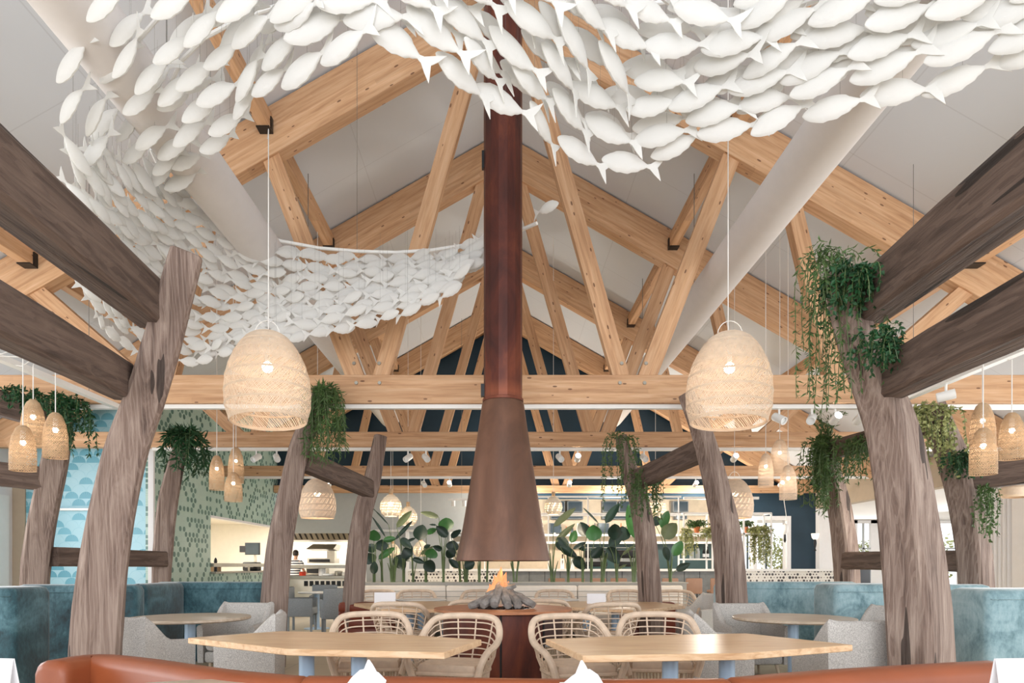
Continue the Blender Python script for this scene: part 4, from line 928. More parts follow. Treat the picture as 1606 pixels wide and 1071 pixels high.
# ------------------------------------------------------------------ rattan armchairs
def make_rattan():
    t = thing('rattan_armchair', 'x', 'armchair', (0,0,0), 'rattan armchairs')
    def mir(pts): return pts+[(-x, y, z) for x, y, z in reversed(pts[:-1])]
    half = [(-.27,-.30,.40), (-.305,-.31,.52), (-.33,-.22,.60), (-.345,-.05,.635), (-.345,.10,.68), (-.325,.20,.76), (-.28,.27,.825), (-.20,.31,.85), (-.10,.33,.856), (0,.335,.858)]
    rim = mir(half)
    def smooth(pts, k=4):
        out = []; P_ = [Vector(p) for p in pts]
        for i in range(len(P_)-1):
            p0 = P_[max(i-1,0)]; p1 = P_[i]; p2 = P_[i+1]; p3 = P_[min(i+2, len(P_)-1)]
            for j in range(k):
                f = j/k; out.append(.5*((2*p1)+(p2-p0)*f+(2*p0-5*p1+4*p2-p3)*f*f+(3*p1-3*p2+p3-p0)*f**3))
        return out+[P_[-1]]
    rs = smooth(rim); MB().tube(rs, .029, 10).build('rim', M_['rattan'], t)
    seat = mir([(-.25,-.27,.43), (-.27,-.10,.43), (-.27,.08,.43), (-.22,.20,.43), (-.12,.25,.43), (0,.26,.43)])
    ss = smooth(seat)
    def at(pl, f):
        L = [0]
        for a, b in zip(pl, pl[1:]): L.append(L[-1]+(b-a).length)
        x = f*L[-1]
        for i in range(len(pl)-1):
            if L[i+1] >= x: return pl[i].lerp(pl[i+1], (x-L[i])/max(1e-9, L[i+1]-L[i]))
        return pl[-1]
    m = MB(); nv = 26
    for i in range(1, nv):
        f = i/nv; a = at(rs, f); b = at(ss, f)
        if .24 < f < .76 and i % 2: continue
        m.tube([a, a.lerp(b, .5)+Vector((a.x*.03, .01, 0)), b], .0075, 5)
    for lv in [.13, .26, .39, .52, .65, .78, .90]:
        a0 = .12 if lv > .4 else .20
        m.tube([at(rs, f).lerp(at(ss, f), lv) for f in [a0+(1-2*a0)*j/26 for j in range(27)]], .0065, 5)
    m.build('woven_back', M_['rattan'], t)
    MB().tube(ss+[ss[0]], .016, 7).build('seat_frame', M_['rattan'], t)
    m = MB(); pl = [(x*.97, y*.97) for x, y, z in [tuple(v) for v in ss]]; n = len(pl)
    m.loft([[(x*.97, y*.97, .43) for x, y in pl], [(x, y, .445) for x, y in pl], [(x, y, .48) for x, y in pl], [(x*.95, y*.95, .50) for x, y in pl]]); m.build('woven_seat', M_['rattan'], t)
    m = MB(); ring = smooth([(-.20,-.24,.12), (-.235,0,.10), (-.20,.17,.10), (0,.22,.10), (.20,.17,.10), (.235,0,.10), (.20,-.24,.12)])
    for i in range(0, 47):
        f = i/46; m.tube([at(ss, f)+Vector((0,0,-.01)), at(ss, f).lerp(at(ring, f), .5)*1.0+Vector((0,0,0)), at(ring, f)], .0055, 4)
    m.build('skirt', M_['rattan'], t)
    MB().tube(ring, .012, 6).build('base_ring', M_['rattan'], t)
    for x, y in ((-.2,-.24), (.2,-.24), (-.19,.17), (.19,.17)):
        MB().tube([(x*1.15, y*1.05, .43), (x, y, .12), (x*.98, y*.98, 0)], .015, 7).build('leg', M_['rattan'], t)
    return t
rp = make_rattan()
rat = [(581, 5.95, R(8), 'rattan armchair tucked behind the front left table, its left one'), (715, 5.72, R(-14), 'rattan armchair at the right end of the front left table'),
       (903, 5.68, R(14), 'rattan armchair at the left end of the front right table'), (1034, 5.9, R(-8), 'rattan armchair tucked behind the front right table, its right one'),
       (633, 8.25, R(172), 'rattan armchair seen from behind at the rear left table, left of the drum'), (742, 8.85, R(186), 'rattan armchair half hidden behind the left of the fire table'),
       (952, 8.15, R(188), 'rattan armchair seen from behind at the rear right table'), (853, 8.95, R(174), 'rattan armchair half hidden behind the right of the fire table'),
       (588, 11.7, R(0), 'rear rattan armchair beside the slim bare post'), (652, 11.75, R(4), 'rear rattan armchair behind the left white-topped table'), (752, 11.75, R(-3), 'rear rattan armchair directly behind the flame'),
       (872, 11.75, R(3), 'rear rattan armchair behind the right white-topped table'), (988, 11.7, R(8), 'rear rattan armchair left of the mossy post foot'), (1061, 11.6, R(-6), 'rear rattan armchair right of the mossy post foot')]
for i, (px, d, rz, lb) in enumerate(rat):
    loc = (Xat(px, d), d, 0)
    if i == 0: rp.matrix_basis = Matrix.Translation(loc) @ Matrix.Rotation(rz, 4, 'Z'); rp['label'] = lb
    else: place(rp, lb, loc, rz)

# ------------------------------------------------------------------ upholstered armchairs
def make_tub(mat, leg='barwood'):
    t = thing('upholstered_armchair', 'x', 'armchair', (0,0,0), 'grey upholstered armchairs')
    plan = []
    for i in range(33):
        f = i/32; s = -1 if f < .5 else 1; g = abs(f-.5)*2      # 0 back centre .. 1 arm front
        if g < .5: x = s*.285*(g/.5)**.9*.98; y = .27-.03*(g/.5)**3
        else: x = s*(.285+.03*math.sin((g-.5)*2*math.pi*.5)); y = .24-(g-.5)*2*.50
        h = .86-.015*math.cos(0) if g < .5 else (.86-.23*min(1, ((g-.5)/.22))**1.0 if g < .72 else .63-.02*(g-.72)/.28)
        plan.append((x, y, h))
    rings = []
    for i, (x, y, h) in enumerate(plan):
        a = plan[max(0, i-1)]; b = plan[min(32, i+1)]; tx, ty = b[0]-a[0], b[1]-a[1]; L = math.hypot(tx, ty) or 1; nx, ny = -ty/L, tx/L
        # nx,ny points outwards (back at +y, walking from left to right)
        w_ = .075/2; o_ = .03*(h-.3)
        sec = [(-w_, .17), (-w_, h-.03), (-w_*.6, h-.006), (0, h), (w_*.6, h-.006), (w_, h-.03), (w_*.95, .17)]
        rings.append([(x+nx*(q+o_*(z-.17)*2), y+ny*(q+o_*(z-.17)*2), z) for q, z in sec])
    m = MB(); m.loft(rings, True, True); m.build('shell', mat, t, smooth=50)
    m = MB(); m.bevbox((-.26,-.27,.30), (.26,.22,.48), .05); m.build('seat_cushion', mat, t)
    m = MB(); m.bevbox((-.27,-.26,.17), (.27,.23,.30), .03); m.build('seat_base', mat, t)
    for x, y in ((-.23,-.22), (.23,-.22), (-.22,.20), (.22,.20)):
        MB().tube([(x*.92, y*.92, .18), (x*1.05, y*1.05, 0)], [.022, .014], 8).build('leg', M_[leg], t)
    return t
tp_ = make_tub(M_['tweed'])
tubs = [(226, 6.35, R(158), 'grey tweed armchair with its back to us right of the big left post'), (392, 6.55, R(-78), 'grey tweed armchair turned sideways beyond the front left table'),
        (372, 8.15, R(-8), 'grey tweed armchair facing us beyond the left round table'), (1128, 6.6, R(80), 'grey tweed armchair turned sideways beyond the front right table'),
        (1176, 8.0, R(8), 'grey tweed armchair facing us beyond the right round table'),
        (1327, 5.95, R(186), 'large grey tweed armchair with its back to us before the big right post'),
        (1388, 7.5, R(-60), 'grey tweed armchair peeking out left of the big right post')]
for i, (px, d, rz, lb) in enumerate(tubs):
    loc = (Xat(px, d), d, 0)
    if i == 0: tp_.matrix_basis = Matrix.Translation(loc) @ Matrix.Rotation(rz, 4, 'Z'); tp_['label'] = lb
    else: place(tp_, lb, loc, rz)
bt = make_tub(M_['lintel']); bt['label'] = 'cream armchair left of the leaning post at right'; bt['group'] = 'cream armchairs'
bt.matrix_basis = Matrix.Translation((Xat(1100, 11.0), 11.0, 0)) @ Matrix.Rotation(R(-70), 4, 'Z')
# high grey chairs by the kitchen
def make_box_chair():
    t = thing('dining_chair', 'x', 'chair', (0,0,0), 'mid-grey chairs by the kitchen')
    m = MB(); m.bevbox((-.27,.20,.30), (.27,.27,.88), .03); m.build('backrest', M_['dtweed'], t)
    for s in (-1, 1): m = MB(); m.bevbox((min(s*.23, s*.29), -.25, .30), (max(s*.23, s*.29), .26, .66), .02); m.build('armrest', M_['dtweed'], t)
    m = MB(); m.bevbox((-.24,-.26,.34), (.24,.21,.47), .03); m.build('seat', M_['dtweed'], t)
    for x, y in ((-.24,-.22), (.24,-.22), (-.24,.22), (.24,.22)): MB().box((x-.02, y-.02, 0), (x+.02, y+.02, .34)).build('leg', M_['dtweed'], t, smooth=0)
    return t
bc = make_box_chair()
for i, (px, d, rz, lb) in enumerate([(474, 13.6, R(95), 'mid-grey chair partly behind the leaning left post'), (528, 13.0, R(200), 'mid-grey chair with its back to us between the two left posts'), (508, 14.9, R(10), 'mid-grey chair facing us beyond the kitchen-side table')]):
    loc = (Xat(px, d), d, 0)
    if i == 0: bc.matrix_basis = Matrix.Translation(loc) @ Matrix.Rotation(rz, 4, 'Z'); bc['label'] = lb
    else: place(bc, lb, loc, rz)
round_table(Xat(497, 14.1), 14.1, .38, 'small high table with pale blue leg near the kitchen', 'white', zt=.76, group='kitchen side tables', th=.03)

# ------------------------------------------------------------------ banquettes and booths
def banquette(name, path, h, th, mat, label, cat, group=None, seams=(), seat=0, base=0.0, r=.05):
    pts = [Vector((x, y, 0)) for x, y in path]
    t = thing(name, label, cat, (pts[0].x, pts[0].y, 0), group)
    fine = []; M = len(pts)-1
    for i in range(M):
        p0 = pts[max(i-1,0)]; p1 = pts[i]; p2 = pts[i+1]; p3 = pts[min(i+2, M)]
        for j in range(6): f = j/6; fine.append(.5*((2*p1)+(p2-p0)*f+(2*p0-5*p1+4*p2-p3)*f*f+(3*p1-3*p2+p3-p0)*f**3))
    fine.append(pts[-1])
    def sect(o, th, h0, h1, r):
        return [(o-th/2, h0), (o-th/2, h1-r), (o-th/2+r*.3, h1-r*.3), (o-th/2+r, h1), (o+th/2-r, h1), (o+th/2-r*.3, h1-r*.3), (o+th/2, h1-r), (o+th/2, h0)]
    def run(nm, o, th, h0, h1, r):
        rings = []
        for i, p in enumerate(fine):
            tg = (fine[min(i+1, len(fine)-1)]-fine[max(i-1, 0)]).normalized(); nrm = Vector((-tg.y, tg.x, 0))
            hh = h1[min(int(i/6), len(h1)-1)]*(1-(i % 6)/6)+h1[min(int(i/6)+1, len(h1)-1)]*((i % 6)/6) if isinstance(h1, list) else h1
            e = 1.0
            rings.append([p+nrm*q+Vector((0,0,z)) for q, z in sect(o, th, h0, hh, r)])
        def shrink(ring, k, sh): c = sum(ring, Vector())/len(ring); return [v+(c-v)*k+sh for v in ring]
        d0 = (fine[0]-fine[1]).normalized()*r*.6; d1 = (fine[-1]-fine[-2]).normalized()*r*.6
        m = MB(); m.loft([shrink(rings[0], .22, d0), shrink(rings[0], .08, d0*.7)]+rings+[shrink(rings[-1], .08, d1*.7), shrink(rings[-1], .22, d1)]); m.build(nm, mat, t, smooth=45)
    run('backrest', 0, th, base, h, r)
    if seat: run('seat', seat, .5, .08, .46, .05)
    return t
lz = .78
def C(px, py, z=lz): d = (CH-z)*F/(py-CY); return (Xat(px, d), d)
banquette('leather_banquette', [C(84, 1036), C(150, 1027), C(230, 1034), C(350, 1051), C(468, 1062)], lz, .2, M_['leather'], 'cognac leather banquette with rounded corner at the bottom left', 'banquette', 'cognac leather banquettes in front', seat=-.38, r=.06)
banquette('leather_banquette', [C(482, 1061), C(640, 1062), C(800, 1065), C(960, 1066), C(1138, 1065)], lz, .16, M_['leather'], 'cognac leather banquette along the bottom middle', 'banquette', 'cognac leather banquettes in front', seat=-.36, r=.05)
banquette('leather_banquette', [C(1156, 1064), C(1300, 1052), C(1450, 1043), C(1560, 1037)], lz, .2, M_['leather'], 'cognac leather banquette rising to the bottom right', 'banquette', 'cognac leather banquettes in front', seat=-.38, r=.06)
for x0, x1, lb in ((521, 604, 'low red-brown leather bench end left of the fire'), (985, 1070, 'low red-brown leather bench end right of the fire')):
    t = thing('leather_bench', lb, 'bench', (Xat((x0+x1)/2, 9.6), 9.6, 0), 'red-brown leather benches'); d = 10.3
    m = MB(); m.bevbox((Xat(x0, d), d+.35, .0), (Xat(x1, d), d+.60, .73), .05); m.build('backrest', M_['rleather'], t)
    m = MB()
    for k in range(5): m.bevbox((Xat(x0, d)+.01, d+.33, .08+.125*k), (Xat(x1, d)-.01, d+.40, .195+.125*k), .02)
    m.build('channel_tufting', M_['rleather'], t)
    m = MB(); m.bevbox((Xat(x0, d), d+.6, .05), (Xat(x1, d), d+1.05, .45), .05); m.build('seat', M_['rleather'], t)
# velvet booths
vh = 1.08
def vbox(x0, x1, y0, y1, mat, label, name='velvet_booth', z=vh, grp='velvet booth backs'):
    t = thing(name, label, 'booth seat', ((x0+x1)/2, (y0+y1)/2, 0), grp)
    m = MB(); m.bevbox((x0, y0, .0), (x1, y1, z), .07, 4); m.build('backrest', mat, t, smooth=50)
    m = MB(); m.tube([(x0+.03, y0-.004, z-.09), (x1-.03, y0-.004, z-.09)], .006, 5); m.build('piping', mat, t)
    return t
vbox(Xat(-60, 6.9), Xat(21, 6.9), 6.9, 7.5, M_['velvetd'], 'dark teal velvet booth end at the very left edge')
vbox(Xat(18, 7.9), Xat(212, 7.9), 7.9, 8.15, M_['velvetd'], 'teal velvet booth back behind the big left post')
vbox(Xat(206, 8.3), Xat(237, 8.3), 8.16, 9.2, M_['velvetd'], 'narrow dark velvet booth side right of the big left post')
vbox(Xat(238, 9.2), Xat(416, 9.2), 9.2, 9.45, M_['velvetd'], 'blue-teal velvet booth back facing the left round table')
vbox(Xat(1117, 9.3), Xat(1132, 9.3), 9.0, 9.3, M_['velvetl'], 'pale blue velvet booth end just left of the leaning post')
vbox(Xat(1133, 9.3), Xat(1350, 9.3), 9.3, 9.55, M_['velvetl'], 'pale blue velvet booth back facing the right round table')
vbox(Xat(1310, 8.1), Xat(1474, 8.1), 8.1, 8.7, M_['velvetl'], 'pale blue velvet booth block left of the big right post')
vbox(Xat(1476, 7.9), Xat(1560, 7.9), 7.9, 8.2, M_['velvetl'], 'blue velvet booth back recessed right of the big right post')
vbox(Xat(1549, 6.3), Xat(1690, 6.3), 6.3, 6.9, M_['velvetl'], 'blue velvet booth block at the right edge of the picture')
# cream bench with planter ledge
t = thing('cream_bench', 'long cream upholstered bench in front of the planter ledge', 'bench', (0.5, 12.7, 0))
BY = 12.75
for a, b in ((570, 700), (700, 905), (905, 1070)):
    m = MB(); m.bevbox((Xat(a, BY)+.004, BY-.08, .45), (Xat(b, BY)-.004, BY+.04, .93), .035)
    m.build('back_cushion', M_['bench'], t)
    m = MB(); m.bevbox((Xat(a, BY)+.004, BY-.6, .12), (Xat(b, BY)-.004, BY-.08, .46), .04); m.build('seat_cushion', M_['bench'], t)
m = MB(); [m.box((Xat(575, BY), BY-.088, z), (Xat(1065, BY), BY-.08, z+.012)) for z in (.60, .72, .82)]; m.build('cushion_seams', M_['concrete'], t, smooth=0)
pl_ = thing('planter', 'long grey plastered planter ledge behind the cream bench', 'planter', (.5, 13.1, 0))
MB().box((Xat(566, BY), BY+.05, 0), (Xat(1078, BY), BY+.62, .965)).build('planter_wall', M_['concrete'], pl_, smooth=0)
MB().box((Xat(566, BY)-.03, BY+.03, .965), (Xat(1078, BY)+.03, BY+.64, .985)).build('ledge', M_['concrete'], pl_, smooth=0)

# ------------------------------------------------------------------ napkins, menus
def napkin(x, y, rz, lb):
    t = thing('folded_napkin', lb, 'napkin', (x, y, .752), 'folded white napkins')
    M = Matrix.Translation((x, y, .751)) @ Matrix.Rotation(rz, 4, 'Z')
    m = MB(); rings = []
    for i in range(9):
        f = i/8; z = f*.155; w_ = .055*(1-f)**.9+.003; tip = .02*f*f
        rings.append([(math.cos(a)*w_*(1+.25*math.cos(2*a))-.02*f+tip, math.sin(a)*w_*.7, z) for a in [2*math.pi*k/14 for k in range(14)]])
    m.loft(rings); m.build('napkin_peak', M_['paper'], t, M, 50)
    m = MB(); rings = []
    for i in range(13):
        a = R(-150+300*i/12); hh = .05+.05*math.exp(-((i-3)/2.2)**2)+.02*math.sin(i)
        c, s = math.cos(a), math.sin(a); rings.append([(c*.062, s*.055, 0), (c*.09, s*.078, hh), (c*.095, s*.083, hh), (c*.072, s*.062, 0)])
    m.loft(rings); m.build('napkin_fold', M_['paper'], t, M, 50)
napkin(-.555, 2.86, R(200), 'folded white napkin standing at the bottom, left of the fire table'); napkin(.335, 2.84, R(160), 'folded white napkin standing at the bottom, right of the fire table')
def menu(px0, px1, py0, d, z0, rz, lb, grp='standing menu cards'):
    x = Xat((px0+px1)/2, d); w_ = (px1-px0)*d/F; h = Zat(py0, d)-z0
    t = thing('menu_card', lb, 'menu', (x, d, z0), grp)
    M = Matrix.Translation((x, d, z0)) @ Matrix.Rotation(rz, 4, 'Z')
    m = MB(); m.loft([[(-w_/2, 0, 0), (w_/2, 0, 0), (w_/2, .004, 0), (-w_/2, .004, 0)], [(-w_/2, .03, h), (w_/2, .03, h), (w_/2, .034, h), (-w_/2, .034, h)]]); m.build('front_sheet', M_['paper'], t, M, 0)
    m = MB(); m.loft([[(-w_/2, .075, 0), (w_/2, .075, 0), (w_/2, .079, 0), (-w_/2, .079, 0)], [(-w_/2, .035, h), (w_/2, .035, h), (w_/2, .039, h), (-w_/2, .039, h)]]); m.build('rear_sheet', M_['paper'], t, M, 0)
menu(-60, 14, 1034, 2.7, .752, R(-8), 'white folded menu card at the bottom left corner'); menu(1568, 1660, 1034, 2.7, .752, R(6), 'white folded menu card at the bottom right corner')
menu(587, 620, 929, 9.75, .752, R(4), 'white menu card on the rear left oak table'); menu(921, 950, 931, 9.85, .752, R(-4), 'white menu card on the rear right oak table')

# ------------------------------------------------------------------ strelitzias in the planter
PY = 13.1
def ZL(x, y): return 560+x/5.636, 740+y/5.636
def ZR_(x, y): return 860+x/6.69, 760+y/6.69
leaves = []
for a in [(150,610,150,505,100,'g'),(165,700,90,640,70,'d'),(215,700,220,590,95,'d'),(140,805,80,710,90,'d'),(150,905,152,780,60,'d'),(190,770,335,655,50,'g'),(250,575,130,380,18,'d'),(280,470,130,300,12,'d'),
          (350,490,482,330,50,'o'),(335,600,490,415,30,'d'),(230,605,340,580,45,'g'),(385,590,482,665,60,'d'),(445,615,515,580,22,'d'),(410,680,485,735,115,'d'),(345,740,420,855,95,'d'),(430,790,490,700,70,'d'),
          (545,605,580,455,105,'d'),(610,545,705,495,45,'g'),(490,765,600,800,42,'d'),(600,790,685,875,90,'d'),(560,730,680,645,30,'o'),(650,765,668,670,95,'g'),(590,672,650,640,30,'d'),
          (722,402,560,345,45,'o'),(790,520,785,395,115,'g'),(800,575,700,470,70,'d'),(700,470,635,460,14,'d'),(750,690,670,650,42,'d'),(835,700,855,600,95,'d'),(865,745,790,690,85,'d'),(895,850,810,760,50,'d'),(830,580,918,505,45,'d'),(950,850,1040,790,70,'d')]:
    leaves.append((*ZL(a[0], a[1]), *ZL(a[2], a[3]), a[4]/5.636, a[5]))
for a in [(55,440,292,218,60,'o'),(75,605,285,385,55,'o'),(525,405,365,225,18,'d'),(600,405,748,180,75,'d'),(480,590,470,410,140,'g'),(400,545,335,380,110,'d'),(240,610,290,470,70,'g'),(90,560,215,685,115,'d'),(125,650,310,750,75,'d'),
          (260,675,400,590,40,'d'),(310,620,390,690,55,'d'),(270,760,385,880,100,'d'),(640,650,785,480,95,'d'),(700,580,700,400,120,'d'),(790,590,775,425,140,'d'),(450,765,575,655,90,'d'),(610,665,745,815,115,'d'),
          (775,740,910,622,26,'o'),(900,560,840,180,95,'g'),(1130,435,1130,320,95,'d'),(1185,455,1262,260,85,'g'),(1215,570,1345,390,135,'o'),(1310,745,1405,580,95,'g'),(1220,650,1262,795,66,'d'),(1340,900,1490,815,66,'d'),(730,885,825,828,22,'o')]:
    leaves.append((*ZR_(a[0], a[1]), *ZR_(a[2], a[3]), a[4]/6.69, a[5]))
leaves += [(905,905,890,860,8,'d')] if 0 else []
bases = [588, 600, 617, 633, 648, 669, 696, 722, 731, 752, 763, 808, 867, 891, 914, 926, 944, 968, 994, 1052]
nm_ = ['at the left end of the planter','second from the left end of the planter','with the thickest stem cluster at left','with thin single stem near the white partition post','under the big round dark leaf at left','small one at left centre','with tall arching olive leaf left of the hood','just left of the hood','close under the left rim of the hood','behind the left of the flame','beneath the hood left of centre','with bare stems beneath the hood','just right of the hood','second right of the hood','under a drooping dark leaf at right','with thin stems behind the pale green leaf','with thick clustered stems at right','under the very dark folded leaf','beside the mossy post','last one right of the mossy post']
plants = {}
rd = random.Random(3)
for i, bx in enumerate(bases):
    py = 13.05+rd.uniform(-.08, .14); x = Xat(bx, PY)
    plants[i] = dict(y=py, x=x, L=[], t=thing('strelitzia', 'potted strelitzia '+nm_[i], 'potted plant', (x, py, .97), 'strelitzias in the planter'))
for lf in leaves:
    i = min(range(len(bases)), key=lambda k: abs(bases[k]-lf[0])+8*len(plants[k]['L'])**.5+(14 if bases[k] in (808, 763) else 0)); plants[i]['L'].append(lf)
def blade(p, q, wid, mat, t, fold=.28, side=1):
    p, q = Vector(p), Vector(q); ax_ = q-p; L = ax_.length; tg = ax_.normalized(); s = tg.cross(Vector((0, 1, 0)))
    s = s.normalized() if s.length > .01 else Vector((1,0,0)); nrm = s.cross(tg).normalized(); n = 10; m = MB(); rows = []
    for k in range(n+1):
        f = k/n; w_ = wid/2*(math.sin(math.pi*min(1, f**.8))**.65 if 0 < f < 1 else 0.02); sag = -.10*L*f*f
        c = p+ax_*f+Vector((0,0,sag))*.6+nrm*(.06*L*math.sin(f*2.5)); rows.append((c, w_))
    vs = []
    for c, w_ in rows:
        dn = nrm*(-fold*w_*side); rp_ = Vector((0,0,rd.uniform(-.004,.004)))
        vs += [c-s*w_+dn+rp_, c-s*w_*.5+dn*.4, c, c+s*w_*.5+dn*.4, c+s*w_+dn-rp_]
    th = nrm*.003; k5 = 5; nn = len(vs)
    fs = []
    for k in range(n):
        for j in range(4): a = k*5+j; fs.append((a, a+1, a+6, a+5)); fs.append((nn+a+1, nn+a, nn+a+5, nn+a+6))
    m.add(vs+[v-th for v in vs], fs); lf_ = m.build('leaf', M_[mat], t, smooth=60)
    m = MB(); m.tube([r_[0]+nrm*.004 for r_ in rows[:-1]], .004, 4); m.build('midrib', M_['stem'], lf_, smooth=0); return lf_
mm = {'d': 'leafd', 'g': 'leafg', 'o': 'leafo'}
for i, pl in plants.items():
    b = Vector((pl['x'], pl['y'], .98)); t = pl['t']; ms = MB()
    for (ax0, ay0, ax1, ay1, wd, kd) in pl['L']:
        dd = pl['y']+rd.uniform(-.22, .22); p = P(ax0, ay0, dd); q = P(ax1, ay1, dd+rd.uniform(-.12, .12))
        mid = b.lerp(p, .5); mid.x = b.x*.75+p.x*.25; mid.y = (b.y+p.y)/2
        cv = [b+Vector((rd.uniform(-.02,.02), 0, -.02)), b.lerp(mid, .5)+Vector((0,0,.0)), mid, mid.lerp(p, .6)+Vector(((b.x-p.x)*.08, 0, .02)), p]
        ms.tube(cv, [.015, .012, .009, .007, .006], 6)
        blade(p, q, wd*1.22*dd/F, mm[kd], t, side=1 if rd.random() < .7 else -1)
    for k in range(4 if bases[i] not in (617, 731, 808, 944, 994) else 8):
        x = rd.uniform(-.05, .05) if bases[i] in (617, 731, 808, 944, 994, 867) else rd.uniform(-.02, .02)
        ms.tube([b+Vector((x*.6, rd.uniform(-.02,.02), -.02)), b+Vector((x, 0, .2)), b+Vector((x*2.2, rd.uniform(-.05,.05), rd.uniform(.35, .75)))], [.02, .015, .006], 6)
    ms.build('stalks', M_['stem'], t)

# ------------------------------------------------------------------ bar
QY = 18.5
bar = thing('bar_counter', 'long bar counter with white top and grey wood front behind the strelitzias', 'bar counter', (Xat(960, QY), QY, 0))
MB().box((Xat(638, QY), QY-.1, 1.15), (Xat(1313, QY), QY+.6, 1.21)).build('countertop', M_['white'], bar, smooth=0)
MB().box((Xat(781, QY), QY, 0), (Xat(1168, QY), QY+.5, 1.149)).build('wood_front', M_['greywood'], bar, smooth=0)
MB().box((Xat(640, QY), QY, 0), (Xat(780, QY), QY+.5, 1.149)).build('mosaic_front', M_['mosaic'], bar, smooth=0)
MB().box((Xat(1169, QY), QY, 0), (Xat(1312, QY), QY+.5, 1.149)).build('mosaic_front', M_['mosaic'], bar, smooth=0)
m = MB(); [m.box((Xat(781, QY)+.42*i, QY-.006, .02), (Xat(781, QY)+.42*i+.012, QY-.0005, 1.14)) for i in range(1, 16)]; m.build('panel_joints', M_['black'], bar, smooth=0)
WY = 21.6
struct(MB().box((Xat(700, WY), WY, 0), (Xat(1184, GY)-.15, WY+.15, 3.5)).build('wall_back_bar', M_['barwood'], smooth=0))
# back-bar cabinets with dark glass doors
cabs = [(730,752,786,803),(757,778,786,803),(864,886,786,803),(890,914,786,803),(945,968,786,803),(971,988,786,803),(1004,1024,786,803),(1056,1080,786,803),(1128,1150,786,803),
        (864,915,808,814),(945,988,808,814),(1060,1078,808,814),(730,778,808,814),(862,880,820,836),(938,956,820,836),(1004,1020,820,836),(735,770,820,836)]
rows_ = {786: 'top', 808: 'narrow middle', 820: 'lower'}
for a, b, y0, y1 in cabs:
    t = thing('wall_cabinet', '%s row glass-fronted wall cabinet behind the bar, %s' % (rows_[y0], 'left of the hood line' if a < 790 else 'number counted from the hood at x %d' % 0 if 0 else {864:'first right of the hood',890:'second right of the hood',945:'third right of the hood',971:'just left of the mossy post',1004:'partly behind the mossy post',1056:'right of the mossy post',1060:'right of the mossy post',1128:'behind the leaning post',862:'first right of the hood',938:'second right of the hood'}.get(a, 'left of the hood line')), 'cabinet', (Xat((a+b)/2, WY), WY-.3, Zat(y1, WY)), 'glass-fronted cabinets behind the bar')
    x0, x1, z0, z1 = Xat(a, WY-.3), Xat(b, WY-.3), Zat(y1, WY-.3), Zat(y0, WY-.3)
    MB().box((x0, WY-.28, z0), (x1, WY-.001, z1)).build('cabinet_body', M_['greywood'], t, smooth=0)
    MB().box((x0+.03, WY-.31, z0+.02), (x1-.03, WY-.281, z1-.02)).build('glass_door', M_['glass'], t, smooth=0)
for y, lb in ((805, 'upper'), (838, 'middle'), (850, 'lower')):
    tag(MB().box((Xat(715, WY), WY-.42, Zat(y+1, WY-.4)-.03), (Xat(1160, WY), WY-.002 if y > 806 else WY-.32, Zat(y, WY-.4)+.01)).build('bar_shelf', M_['white'], smooth=0), '%s long white shelf behind the bar' % lb, 'shelf', 'white bar shelves')
struct(MB().box((Xat(918, WY), WY-.03, 1.2), (Xat(1166, WY), WY-.001, Zat(851, WY))).build('trim_9', M_['dgreen'], smooth=0))
l0 = 0
for i, px in enumerate(list(range(722, 782, 9))+list(range(870, 940, 9))+list(range(958, 1000, 8))):
    ow = ['first','second','third','fourth','fifth','sixth','seventh','eighth','ninth','tenth','eleventh','twelfth','thirteenth','fourteenth']
    t = thing('bottle', '%s bottle from the left on the middle back-bar shelf, ' % ow[i if px < 800 else i-7]+('left of the hood' if px < 800 else 'right of the hood'), 'bottle', (Xat(px, WY-.25), WY-.25, Zat(838, WY-.4)+.01), 'bottles on the middle bar shelf '+('left' if px < 800 else 'right'))
    x = Xat(px, WY-.25); z = Zat(838, WY-.4)+.011; h = .25+.05*((i*7) % 3)
    MB().lathe((x, WY-.25, z), [(.001, 0), (.038, 0), (.04, .01), (.04, h*.6), (.014, h*.75), (.014, h), (.001, h)], 12).build('bottle_glass', (M_['dgreen'], M_['tcotta'], M_['glass'], M_['cream'])[i % 4], t)
# coffee machines, grinder and taps on the counter
for px, lb in ((934, 'left of the two black coffee machines on the bar'), (982, 'right of the two black coffee machines on the bar')):
    y = QY+.35; x = Xat(px, y); z = 1.21; t = thing('coffee_machine', lb, 'coffee machine', (x, y, z), 'coffee machines')
    MB().bevbox((x-.30, y-.2, z+.06), (x+.30, y+.2, z+.20), .03).build('base_body', M_['black'], t)
    MB().bevbox((x-.32, y-.22, z+.30), (x+.32, y+.2, z+.52), .04).build('top_body', M_['black'], t)
    MB().box((x-.28, y, z+.2), (x+.28, y+.18, z+.3)).build('backplate', M_['steel'], t)
    for s in (-.16, .16): MB().cyl((x+s, y-.12), .035, z+.22, z+.31, 10).build('brew_head', M_['steel'], t)
    m = MB(); m.tube([(x-.3, y-.16, z+.54), (x-.3, y-.16, z+.58), (x+.3, y-.16, z+.58), (x+.3, y-.16, z+.54)], .008, 5); m.build('cup_rail', M_['steel'], t)
    for sx in (-.26, .26):
        for sy in (-.15, .15): MB().cyl((x+sx, y+sy), .02, z, z+.07, 8).build('foot', M_['black'], t)
